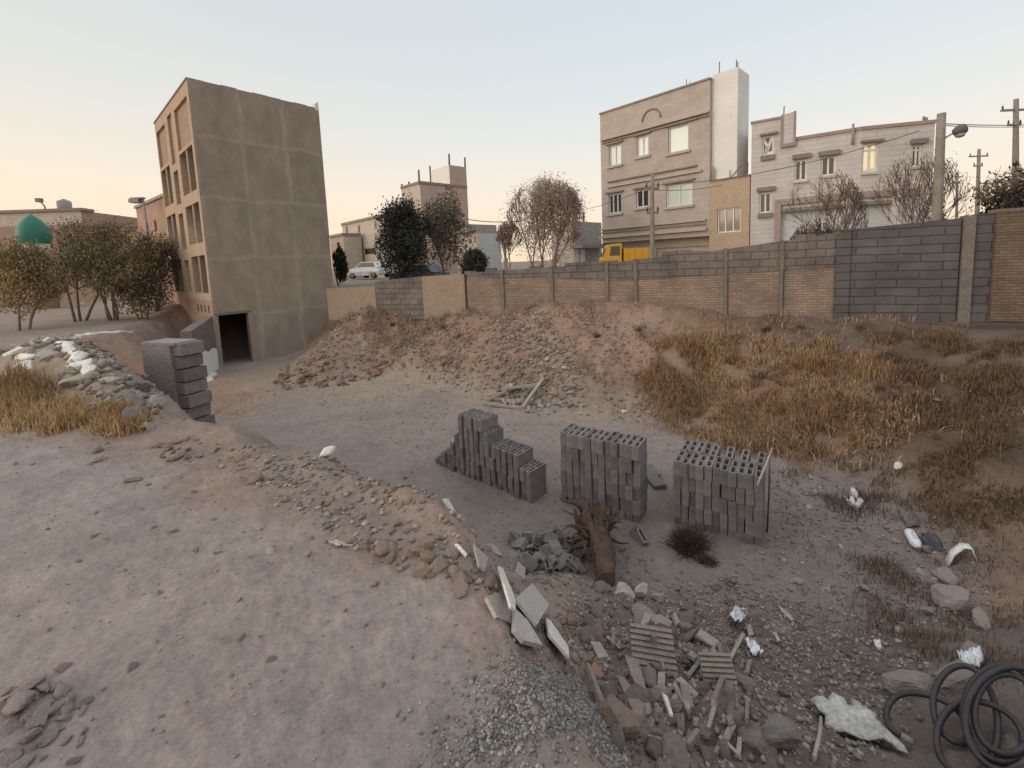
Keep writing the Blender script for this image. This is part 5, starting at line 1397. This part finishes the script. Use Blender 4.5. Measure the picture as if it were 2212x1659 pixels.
# ------------------------------------------------------------------ stump, dark bush, frame
def stump():
    a = onground(1308, 1268); b = onground(1275, 1140)
    bark = mat('rotten_brown_wood', (.135, .085, .058), (.07, .044, .032), 7, bump=1.0, bscale=26, coord='pos')
    cut = mat('weathered_cut_wood', (.155, .12, .10), (.11, .085, .07), 14, bump=.4)
    h = thing('tree_stump', a, 'uprooted brown tree stump with torn roots in front of the block stacks', 'tree stump')
    p0 = a+np.array([0, 0, .09]); p1 = b+np.array([0, 0, .30]); ax = p1-p0; u = ax/np.linalg.norm(ax)
    side = np.cross(u, (0, 0, 1)); side /= np.linalg.norm(side); upv = np.cross(side, u)
    mb = MB(); n = 16; pts = []; rs = []
    for k in range(n+1):
        f = k/n; pts.append(p0+ax*f*.85+np.array([.02*math.sin(f*5), 0, .03*math.sin(f*3)])); rs.append(.10+.075*f+.03*math.sin(f*8)*f)
    m_ = 26; mb.tube(pts, rs, m_, 0)
    R = random.Random(3)
    gro = [R.gauss(0, .17) for _ in range(m_)]           # lengthwise furrows
    V = []
    for q, v in enumerate(mb.v):
        k, jx = divmod(q, m_)
        if k <= n:
            ce = np.array(pts[k]); w = 1+gro[jx]*(.4+1.1*k/n)+R.gauss(0, .05); V.append(tuple(ce+(np.array(v)-ce)*w))
        else: V.append(v)
    mb.v = V
    mb.build('trunk', bark, h)
    mb = MB(); mb.tube([p0-u*.010, p0-u*.002], [.090, .096], 18); mb.build('cut_end', cut, h)
    for k in range(44):
        R2 = random.Random(k*7+1); th_ = k/11*6.28
        rad_ = side*math.cos(th_)+upv*(math.sin(th_)*.8+.1)
        f0 = R2.uniform(.45, .9); q = p0+ax*f0+rad_*.10; L = R2.uniform(.16, .46); pr = [q]; dd = u*R2.uniform(.0, 1.3)+rad_*R2.uniform(.3, 1.1); dd /= np.linalg.norm(dd)
        for s in range(6):
            dd = dd+np.array([R2.gauss(0, .28), R2.gauss(0, .28), R2.gauss(-.05, .25)]); dd /= np.linalg.norm(dd); pr.append(pr[-1]+dd*L/6)
        mb = MB(); r0 = R2.uniform(.006, .034) if k % 3 else R2.uniform(.03, .05); mb.tube(pr, [r0*(1-.82*s/6) for s in range(7)], 6); mb.build('root', bark, h)
    for (dx, f0, f1) in ((-.14, .25, .85), (-.17, .45, .95), (.13, .2, .6)):
        mb = MB(); q0 = p0+ax*f0+side*dx*.9-upv*.05; q1 = p0+ax*f1+side*dx*1.2-upv*.0
        mb.tube([q0, (q0+q1)/2+side*dx*.1, q1], [.012, .035, .02], 7); mb.build('bark_slab', bark, h)
stump()
def twig_ball(x, y, wpx, n, bark, name, label, cat, seed, group=None, hgt=.8, r=.0035, up_=.7, lift_=0):
    R = random.Random(seed); c = onground(x, y); rad = wpx/2/F_PX*fdepth(c)
    h = thing(name, c, label, cat, group); mb = MB()
    lob = [R.uniform(.55, 1.2) for _ in range(9)]
    for k in range(n):
        d = np.array([R.gauss(0, 1), R.gauss(0, 1), abs(R.gauss(0, 1))*up_+.1]); d /= np.linalg.norm(d)
        L = rad*R.uniform(.4, 1.1)*lob[int((math.atan2(d[1], d[0])+math.pi)/6.284*9) % 9]; p = c+np.array([R.gauss(0, rad*.2), R.gauss(0, rad*.2), -.01+lift_]); pr = [p]
        for s in range(3):
            d = d+np.array([R.gauss(0, .42), R.gauss(0, .42), R.gauss(0, .34)]); d /= np.linalg.norm(d); pr.append(pr[-1]+d*np.array([1, 1, hgt])*L/3)
        mb.tube(pr, [r, r*.8, r*.6, r*.35], 3, cap=False, smooth=False)
    mb.build('twigs', BARK[bark] if isinstance(bark, str) else bark, h)
BARK['black'] = mat('blackened_twigs', (.05, .032, .025), (.085, .056, .043), 9, bump=.1)
BARK['dead'] = mat('dead_brown_stalks', (.115, .068, .038), (.165, .10, .055), 9, bump=.1)
twig_ball(1490, 1180, 112, 900, 'black', 'dry_bush', 'black dried bush lying against the right block stack', 'bush', 2, hgt=.85, r=.005)
twig_ball(1528, 1215, 66, 320, 'black', 'dry_bush', 'lower right tail of the blackish dried bush at the right block stack', 'bush', 4, hgt=.6, r=.004)
twig_ball(1480, 1165, 60, 200, 'black', 'dry_bush', 'small black dried sprig behind the larger black bush', 'bush', 5, hgt=.9, r=.005)
p = onground(1540, 1225)
twig_ball(1578, 1262, 60, 120, 'dark', 'dry_bush', 'thin grey tangle of dead stalks below the right stack', 'bush', 6, hgt=.5, r=.003)
Z6 = lambda X, Y: (573.5+X*.3704, 614.5+Y*.3704)
def frame():
    c = onground(*Z6(1450, 680)); h = thing('wooden_frame', c, 'broken pale wooden frame lying at the foot of the bank', 'frame')
    def bar(a, b, r, la=.05, lb=.05):
        p, q = onground(*Z6(*a))+np.array([0, 0, la]), onground(*Z6(*b))+np.array([0, 0, lb])
        mb = MB(); mb.tube([p, (p+q)/2, q], r, 4, smooth=False); mb.build('rail', palewood, h)
    bar((1380, 640), (1600, 625), .045, .15, .2); bar((1622, 592), (1500, 735), .05, .2, .08); bar((1270, 705), (1515, 735), .045)
    bar((1440, 632), (1290, 690), .04, .12, .06); bar((1290, 675), (1490, 690), .035); bar((1380, 680), (1400, 712), .035); bar((1440, 690), (1450, 722), .03); bar((1350, 660), (1420, 655), .035, .1, .1)
frame()

# ------------------------------------------------------------------ hose coil and litter low on the right
def hose():
    """loops lying on a plane that leans towards the viewer; radii in metres"""
    c = onground(2150, 1590); k = fdepth(c)/F_PX
    rubber = mat('black_corrugated_hose', (.028, .024, .026), (.04, .034, .037), 6, rough=.5, bump=.15, spec=.4)
    h = thing('hose_coil', c, 'black hose coiled in loose loops on the rubble at the bottom right', 'hose')
    nn = np.array([-.16, -.24, 1.0]); nn /= np.linalg.norm(nn)
    def at(x, y, l):
        d = ray(x, y); t = ((c-CAM)@nn)/(d@nn); return CAM+d*t+nn*l
    r = 6.2*k
    # turns of the coil: centre, half width, half height as seen, height over the rubble
    turns = [((1962, 1550), 50, 48, .012), ((2078, 1530), 66, 86, .02), ((2092, 1612), 74, 84, .05), ((2160, 1562), 86, 106, .075),
             ((2164, 1570), 68, 88, .10), ((2178, 1590), 104, 118, .125), ((2230, 1620), 110, 120, .15)]
    P = []
    for i in range(len(turns)-1):
        (c0, x0, y0, l0), (c1, x1, y1, l1) = turns[i], turns[i+1]
        for q in range(40):
            f = q/40; w = float(sstep(.45, 1.0, f)); t = math.radians(250-360*f)
            cx_, cy_ = c0[0]+(c1[0]-c0[0])*w, c0[1]+(c1[1]-c0[1])*w
            P.append(Vector(at(cx_+(x0+(x1-x0)*w)*math.cos(t), cy_-(y0+(y1-y0)*w)*math.sin(t), l0+(l1-l0)*w+r)))
    for _ in range(4):
        P = [P[0]]+[(P[i-1]+P[i]*2+P[i+1])/4 for i in range(1, len(P)-1)]+[P[-1]]
    mb = MB(); mb.tube(P, r, 14); mb.build('hose', rubber, h)
    d = (P[0]-P[1]).normalized(); mb = MB(); mb.tube([P[0], P[0]+d*.05], [r*1.15, r*1.15], 12); mb.build('coupling', M_['steel'], h)
hose()
sack = mat('dirty_white_sacking', (.50, .48, .45), (.36, .345, .325), 5, rough=.8, bump=.6)
def sheet(pts, m, name, label, cat, nrm=(0, -.2, 1), lift_=.05, crump=.02, th=.008, seed=1, n=10):
    """crumpled sheet filling a four-sided outline"""
    R = np.random.default_rng(seed)
    c, nn = rest_plane(pts, nrm, lift_)
    Q = []
    for p in pts:
        d = ray(*p); t = ((c-CAM)@nn)/(d@nn); Q.append(CAM+d*t)
    V = []
    for i in range(n+1):
        for j in range(n+1):
            u, v = i/n, j/n
            e = .12*(R.random()-.5)*(1 if (i in (0, n) or j in (0, n)) else 0)
            u2, v2 = min(max(u+e, 0), 1), min(max(v+e, 0), 1)
            q = (Q[0]*(1-u2)+Q[1]*u2)*(1-v2)+(Q[3]*(1-u2)+Q[2]*u2)*v2
            w = (vnoise(np.array(u*5+seed*3.1), np.array(v*5.), seed)-.5)*2+.5*(vnoise(np.array(u*11.), np.array(v*11.+seed), seed+3)-.5)*2
            V.append(q+nn*float(w)*crump)
    Fs = [(i*(n+1)+j, (i+1)*(n+1)+j, (i+1)*(n+1)+j+1, i*(n+1)+j+1) for i in range(n) for j in range(n)]
    mb = MB(); mb.add(V, Fs, 0, True); o = mb.build(name, m, None, off=tuple(c))
    md = o.modifiers.new('thick', 'SOLIDIFY'); md.thickness = th
    return tag(o, label, cat)
sheet([Z3(930, 1250), Z3(1210, 1285), Z3(1490, 1580), Z3(1030, 1420)], sack, 'torn_sack', 'torn dirty white sack draped on the rubble left of the hose', 'sack', (.1, -.5, 1), .08, .035, .012, 3)
bag = mat('white_plastic', (.72, .72, .74), (.62, .62, .65), 4, rough=.35, bump=.3, spec=.5)
sheet([Z3(1120, 130), Z3(1175, 80), Z3(1240, 180), Z3(1180, 200)], bag, 'plastic_bag', 'crumpled white plastic bag on the brown ground right of the stacks', 'plastic bag', (0, -.5, 1), .09, .09, .004, 5)
sheet([Z3(480, 790), Z3(510, 745), Z3(580, 790), Z3(540, 850)], bag, 'paper_scrap', 'crumpled white scrap below the right block stack', 'scrap', (.2, -.5, 1), .06, .05, .004, 6)
sheet([Z3(560, 930), Z3(590, 930), Z3(670, 1020), Z3(630, 1025)], bag, 'paper_scrap', 'long white scrap just above the lower ribbed tile', 'scrap', (.2, -.3, 1), .05, .03, .004, 7)
sheet([Z3(690, 905), Z3(740, 895), Z3(770, 945), Z3(710, 940)], sack, 'paper_scrap', 'flat pale scrap right of the long white scrap', 'scrap', (.1, -.3, 1), .03, .02, .004, 8)
sheet([Z3(1290, 940), Z3(1325, 935), Z3(1345, 985), Z3(1310, 990)], bag, 'paper_scrap', 'small white scrap in the middle of the right-hand rubble', 'scrap', (.1, -.4, 1), .03, .02, .004, 9)
sheet([Z3(745, 740), Z3(765, 745), Z3(860, 830), Z3(820, 830)], palewood, 'paper_scrap', 'pale pointed strip right of the crumpled scrap', 'scrap', (.1, -.3, 1), .04, .015, .005, 10)
sheet([Z3(1770, 1030), Z3(1900, 970), Z3(1890, 1085), Z3(1790, 1085)], bag, 'torn_sack', 'pale grey sack scrap behind the upper hose loop', 'sack', (.1, -.6, 1), .06, .04, .01, 11)
sheet([(708, 1168), (735, 1170), (765, 1180), (730, 1178)], sack, 'paper_scrap', 'pale scrap at the edge where grey ground meets the berm', 'scrap', (0, -.4, 1), .03, .012, .004, 12)
def jug():
    a = onground(*Z3(1490, 350)); b = onground(*Z3(1540, 440)); r = 10/F_PX*fdepth(a)
    a = a+np.array([0, 0, r]); b = b+np.array([0, 0, r*1.1]); u = (b-a)/np.linalg.norm(b-a)
    h = thing('plastic_jug', a, 'white plastic jug lying on the brown slope at the right', 'jug')
    L = np.linalg.norm(b-a)*1.15; mb = MB()
    mb.tube([a, a+u*L*.04, a+u*L*.25, a+u*L*.7, a+u*L*.86, a+u*L*.93], [r*.75, r*.95, r, r, r*.55, r*.32], 14); mb.build('body', bag, h)
    mb = MB(); mb.tube([a+u*L*.93, a+u*L], [r*.34, r*.34], 10); mb.build('cap', M_['steel'], h)
    mb = MB(); q = a+np.array([0, 0, r]); mb.tube([q+u*L*.3, q+u*L*.35+np.array([0, 0, r*.5]), q+u*L*.6+np.array([0, 0, r*.5]), q+u*L*.68], r*.15, 6); mb.build('handle', bag, h)
jug()
def strip():
    pts = [onground(*p) for p in (Z3(1710, 530), Z3(1745, 505), Z3(1800, 488), Z3(1850, 482), Z3(1880, 500))]
    lf = [0.0, .10, .15, .12, .02]; mb = MB()
    up_ = [p+np.array([0, 0, l]) for p, l in zip(pts, lf)]; w = np.array([.03, .08, .01])
    V = [p for p in up_]+[p+w for p in up_]; n = len(up_)
    mb.add(V, [(i, i+1, n+i+1, n+i) for i in range(n-1)], 0, True)
    o = mb.build('bent_strip', M_['white'], None, off=tuple(pts[0])); o.modifiers.new('t', 'SOLIDIFY').thickness = .01
    tag(o, 'bent white plastic strip arching over the right slope', 'strip')
strip()
darkp = mat('dark_grey_sheet', (.085, .08, .09), (.06, .056, .064), 5, rough=.6, bump=.3)
sheet([Z3(1555, 345), Z3(1640, 335), Z3(1700, 430), Z3(1590, 430)], darkp, 'dark_sheet', 'dark grey crumpled sheet right of the white jug', 'sheet', (-.2, -.5, 1), .05, .05, .01, 13)
sheet([Z3(1440, 220), Z3(1530, 250), Z3(1560, 300), Z3(1480, 300)], mat('dull_mauve_cloth', (.2, .165, .165), None, 5, bump=.4), 'rag', 'dull mauve rag above the white jug', 'rag', (-.2, -.5, 1), .05, .04, .01, 14)
q0, q1 = onground(1758, 1650), onground(1772, 1585)
stick(q0+np.array([0, 0, .03]), q1+np.array([0, 0, .10]), .010, palewood, 'batten', 'pale splintered batten at the bottom edge left of the torn sack', 'batten')

# ------------------------------------------------------------------ countless small stuff
def plan_points(poly, n):
    pl = np.array([onground(*p)[:2] for p in poly])
    out_ = []
    lo, hi = pl.min(0), pl.max(0); m = 0
    while m < n:
        q = nr.uniform(lo, hi, (n*2, 2)); ok = polydist(q[:, 0], q[:, 1], [tuple(v) for v in pl])[0] <= 0
        q = q[ok]; out_.append(q); m += len(q)
        if len(q) == 0: break
    q = np.concatenate(out_)[:n]
    return q
def pebbles(name, zones_, m, label):
    Vs, Fs, base = [], [], 0
    octv = np.array([(1, 0, 0), (-1, 0, 0), (0, 1, 0), (0, -1, 0), (0, 0, 1), (0, 0, -1)], float)
    octf = np.array([(0, 2, 4), (2, 1, 4), (1, 3, 4), (3, 0, 4), (2, 0, 5), (1, 2, 5), (3, 1, 5), (0, 3, 5)])
    for poly, n, s0, s1, pw in zones_:
        q = plan_points(poly, n); n = len(q)
        q = q+nr.normal(0, 1, q.shape)*nr.random((n, 1))**2*(.16 if s1 < .04 else .5)
        s = s0+(s1-s0)*nr.random(n)**pw
        z = Hn(q[:, 0], q[:, 1])+s*.3
        v = octv[None]*(s[:, None, None]*nr.uniform(.6, 1.2, (n, 6, 3)))*np.array([1, 1, .75])
        a = nr.uniform(0, 6.28, n); ca, sa = np.cos(a)[:, None], np.sin(a)[:, None]
        x = v[..., 0]*ca-v[..., 1]*sa; y = v[..., 0]*sa+v[..., 1]*ca
        b_ = nr.normal(0, .5, n); cb, sb = np.cos(b_)[:, None], np.sin(b_)[:, None]
        y2 = y*cb-v[..., 2]*sb; z2 = y*sb+v[..., 2]*cb
        V = np.stack([x+q[:, 0, None], y2+q[:, 1, None], z2+z[:, None]], -1).reshape(-1, 3)
        Fs.append((octf[None]+6*np.arange(n)[:, None, None]+base).reshape(-1, 3)); Vs.append(V); base += 6*n
    V = np.concatenate(Vs); Fc = np.concatenate(Fs)
    me = bpy.data.meshes.new(name); me.vertices.add(len(V)); me.vertices.foreach_set('co', V.ravel())
    me.loops.add(Fc.size); me.loops.foreach_set('vertex_index', Fc.ravel().astype(np.int32))
    me.polygons.add(len(Fc)); me.polygons.foreach_set('loop_start', np.arange(0, Fc.size, 3, dtype=np.int32)); me.update(calc_edges=True)
    for k in (m if isinstance(m, list) else [m]): me.materials.append(k)
    if isinstance(m, list):
        me.polygons.foreach_set('material_index', np.repeat(nr.integers(0, len(m), len(Fc)//8), 8).astype(np.int32))
    o = bpy.data.objects.new(name, me); COL.objects.link(o); tag(o, label, 'gravel', kind='stuff')
gm = [mat('gravel_grey', (.24, .225, .21), (.19, .175, .165), 20, bump=0), mat('gravel_pale', (.33, .305, .285), (.27, .25, .23), 20, bump=0), mat('gravel_dark', (.15, .135, .125), (.12, .11, .1), 20, bump=0)]
pm_ = [mat('pebble_brown', (.24, .19, .16), (.18, .145, .125), 20, bump=0), mat('pebble_pale', (.36, .31, .27), (.29, .245, .21), 20, bump=0), mat('pebble_dull', (.24, .20, .172), (.195, .16, .14), 20, bump=0)]
pebbles('gravel', [([(1150, 1480), (1250, 1470), (1330, 1570), (1345, 1657), (990, 1657), (1060, 1560)], 5200, .004, .013, 2),
                   ([(1060, 1430), (1200, 1460), (1150, 1657), (900, 1657)], 900, .003, .009, 2)], gm, 'patch of loose grey gravel at the bottom centre')
pebbles('pebbles', [([(1290, 1310), (1480, 1260), (1720, 1290), (2010, 1440), (1880, 1655), (1350, 1655), (1330, 1520)], 9000, .004, .026, 3),
                    ([(1650, 1000), (1950, 1050), (2180, 1300), (1950, 1450), (1500, 1300), (1680, 1150)], 2600, .006, .03, 3),
                    ([(440, 960), (700, 1000), (880, 1010), (1050, 1180), (1250, 1400), (1100, 1320), (830, 1220), (700, 1150)], 3600, .004, .03, 3),
                    ([(730, 670), (1000, 665), (1100, 690), (1180, 870), (1000, 840), (830, 790), (600, 840)], 3800, .02, .075, 2.6),
                    ([(1080, 680), (1190, 680), (1260, 880), (1080, 880)], 1600, .02, .08, 2.6),
                    ([(1180, 680), (1420, 690), (1400, 900), (1250, 880)], 900, .015, .06, 2.6),
                    ([(0, 750), (120, 730), (330, 830), (340, 920), (200, 880)], 2400, .015, .08, 2.6),
                    ([(600, 830), (1000, 840), (1200, 890), (1450, 930), (1700, 1010), (1650, 1180), (1100, 1170), (900, 990)], 1500, .008, .03, 3),
                    ([(1080, 1160), (1260, 1130), (1500, 1240), (1500, 1300), (1290, 1310), (1120, 1250)], 1300, .006, .03, 3),
                    ([(0, 950), (450, 960), (1000, 1350), (1050, 1657), (0, 1657)], 1500, .002, .009, 3),
                    ([(1100, 1290), (1260, 1285), (1300, 1400), (1340, 1530), (1250, 1420)], 1800, .004, .022, 2.4)], pm_, 'loose pebbles and crumbs strewn over the slopes and the open ground')

def blades(name, zones_, mats, label, jit=None):
    Vs, Fs, Mi, base = [], [], [], 0
    for poly, n, h0, h1, w, bend, clump in zones_:
        q = plan_points(poly, n)
        q = q+nr.normal(0, 1, q.shape)*((.10+.5*nr.random((len(q), 1))**3) if jit is None else jit)
        if clump:
            keep = (vnoise(q[:, 0]*2.2, q[:, 1]*2.2, 5)*.6+vnoise(q[:, 0]*6, q[:, 1]*6, 8)*.4+nr.normal(0, .07, len(q))) > clump
            q = q[keep]
        n = len(q)
        z = Hn(q[:, 0], q[:, 1])-.01
        big = .6+.8*vnoise(q[:, 0]*1.7, q[:, 1]*1.7, 15)
        hh = nr.uniform(h0, h1, n)*big
        a = nr.uniform(0, 6.28, n); b_ = nr.normal(0, bend, n); c_ = nr.uniform(0, 6.28, n)
        B = np.stack([q[:, 0], q[:, 1], z], -1)
        wv = np.stack([np.cos(a), np.sin(a), 0*a], -1)*(w*nr.uniform(.6, 1.4, n))[:, None]
        tip = np.stack([np.cos(c_)*b_*hh, np.sin(c_)*b_*hh, hh*np.clip(1-.35*np.abs(b_), .25, 1)], -1)
        mid = tip*np.array([.35, .35, .6])
        V = np.stack([B-wv, B+wv, B+mid-wv*.75, B+mid+wv*.75, B+tip], 1).reshape(-1, 3)
        i = base+5*np.arange(n)[:, None]
        F3 = np.concatenate([i+np.array([[0, 1, 3]]), i+np.array([[0, 3, 2]]), i+np.array([[2, 3, 4]])], 1).reshape(-1, 3)
        cl = vnoise(q[:, 0]*1.3+3, q[:, 1]*1.3, 25)*.65+.35*nr.random(n)
        Mi.append(np.repeat(np.clip(cl*len(mats), 0, len(mats)-1).astype(np.int32), 3))
        Vs.append(V); Fs.append(F3); base += 5*n
    V = np.concatenate(Vs); Fc = np.concatenate(Fs)
    me = bpy.data.meshes.new(name); me.vertices.add(len(V)); me.vertices.foreach_set('co', V.ravel())
    me.loops.add(Fc.size); me.loops.foreach_set('vertex_index', Fc.ravel().astype(np.int32))
    me.polygons.add(len(Fc)); me.polygons.foreach_set('loop_start', np.arange(0, Fc.size, 3, dtype=np.int32)); me.update(calc_edges=True)
    for m in mats: me.materials.append(m)
    me.polygons.foreach_set('material_index', np.concatenate(Mi))
    o = bpy.data.objects.new(name, me); COL.objects.link(o); tag(o, label, 'grass', kind='stuff')
gold = [leafmat('golden_straw', (0.448, 0.274, 0.148), (0.370, 0.222, 0.122)), leafmat('brown_straw', (0.325, 0.196, 0.114), (0.263, 0.160, 0.095)), leafmat('pale_straw', (0.504, 0.348, 0.209), (0.426, 0.285, 0.168)), leafmat('dark_straw', (0.218, 0.128, 0.077), (0.174, 0.103, 0.063))]
rust = [leafmat('rusty_stalk', (.29, .185, .132), (.24, .152, .108)), leafmat('dry_stalk', (.37, .26, .19), (.31, .21, .15)), leafmat('dull_stalk', (.22, .148, .108), (.18, .12, .088))]
drk = [leafmat('dark_stalk', (.14, .09, .06), (.11, .073, .049)), leafmat('brown_stalk', (.19, .125, .08), (.155, .102, .066)), leafmat('olive_stalk', (.16, .113, .07), (.13, .092, .057))]
yel = [leafmat('yellow_straw', (.50, .35, .19), (.43, .29, .155)), leafmat('ochre_straw', (.42, .275, .145), (.35, .225, .115)), leafmat('rust_straw', (.30, .178, .105), (.24, .14, .082))]
blades('golden_grass', [([(1430, 745), (1560, 735), (1760, 745), (1880, 775), (1960, 880), (1900, 960), (1740, 985), (1560, 960), (1430, 900), (1380, 810)], 70000, .05, .27, .008, .95, .40),
                        ([(1560, 830), (1700, 810), (1760, 985), (1600, 960)], 9000, .06, .28, .007, .75, .42)], gold, 'dense golden dry grass on the middle of the bank')
blades('dry_stalks', [([(735, 665), (1000, 660), (1400, 665), (1420, 740), (1380, 860), (1200, 830), (1000, 820), (740, 760)], 18000, .05, .2, .008, .8, .50),
                      ([(1000, 655), (1800, 652), (2060, 690), (1900, 760), (1560, 700), (1000, 690)], 9000, .05, .2, .008, .6, .52),
                      ([(730, 660), (1010, 655), (1010, 690), (740, 715)], 5000, .12, .34, .01, .4, .45)], rust, 'sparse rusty dry stalks along the top and left of the bank')
blades('dark_grass', [([(1900, 720), (2212, 740), (2212, 1120), (2050, 1160), (1930, 960)], 26000, .05, .22, .007, .9, .50),
                      ([(1700, 720), (1900, 740), (1960, 900), (1900, 960), (1780, 900)], 9000, .06, .28, .007, .7, .54),
                      ([(1850, 1180), (2060, 1170), (2212, 1200), (2212, 1460), (2000, 1440), (1880, 1330)], 12000, .03, .13, .003, .5, .52),
                      ([(1650, 1010), (1900, 960), (1980, 1080), (1850, 1120), (1700, 1100)], 4000, .05, .16, .005, .5, .55)], drk, 'dark brown dead grass over the right-hand slope')
blades('yellow_grass', [([(0, 835), (90, 845), (150, 880), (170, 925), (100, 935), (0, 905)], 9000, .10, .30, .006, .4, .33),
                        ([(200, 890), (260, 885), (305, 930), (240, 940)], 3500, .06, .2, .005, .4, .35),
                        ([(440, 850), (560, 850), (620, 900), (480, 910)], 1200, .03, .09, .006, .5, .5)], yel, 'yellow dry grass on the low mound at the left edge', .07)
k = 0
for (x, y, w) in ((1640, 800, 60), (1690, 812, 48), (1380, 705, 34), (1655, 705, 34), (1730, 700, 28), (1585, 770, 46), (1830, 880, 50), (1880, 905, 46), (1780, 860, 44), (1930, 850, 50), (1980, 800, 50), (2060, 905, 44), (2110, 915, 40),
                  (1520, 790, 36), (960, 700, 30), (850, 695, 26), (1290, 720, 24), (1860, 700, 34), (2150, 880, 40), (2020, 935, 40), (1900, 830, 50), (2130, 760, 44), (2000, 740, 40), (1700, 905, 50), (1620, 880, 44)):
    twig_ball(x, y+w*.3, w, 110, 'dead' if k % 3 else 'dark', 'dead_shrub', 'dead brown shrub among the dry grass of the bank', 'shrub', 200+k, 'dead shrubs on the bank', hgt=1.2, r=.007, up_=1.2); k += 1
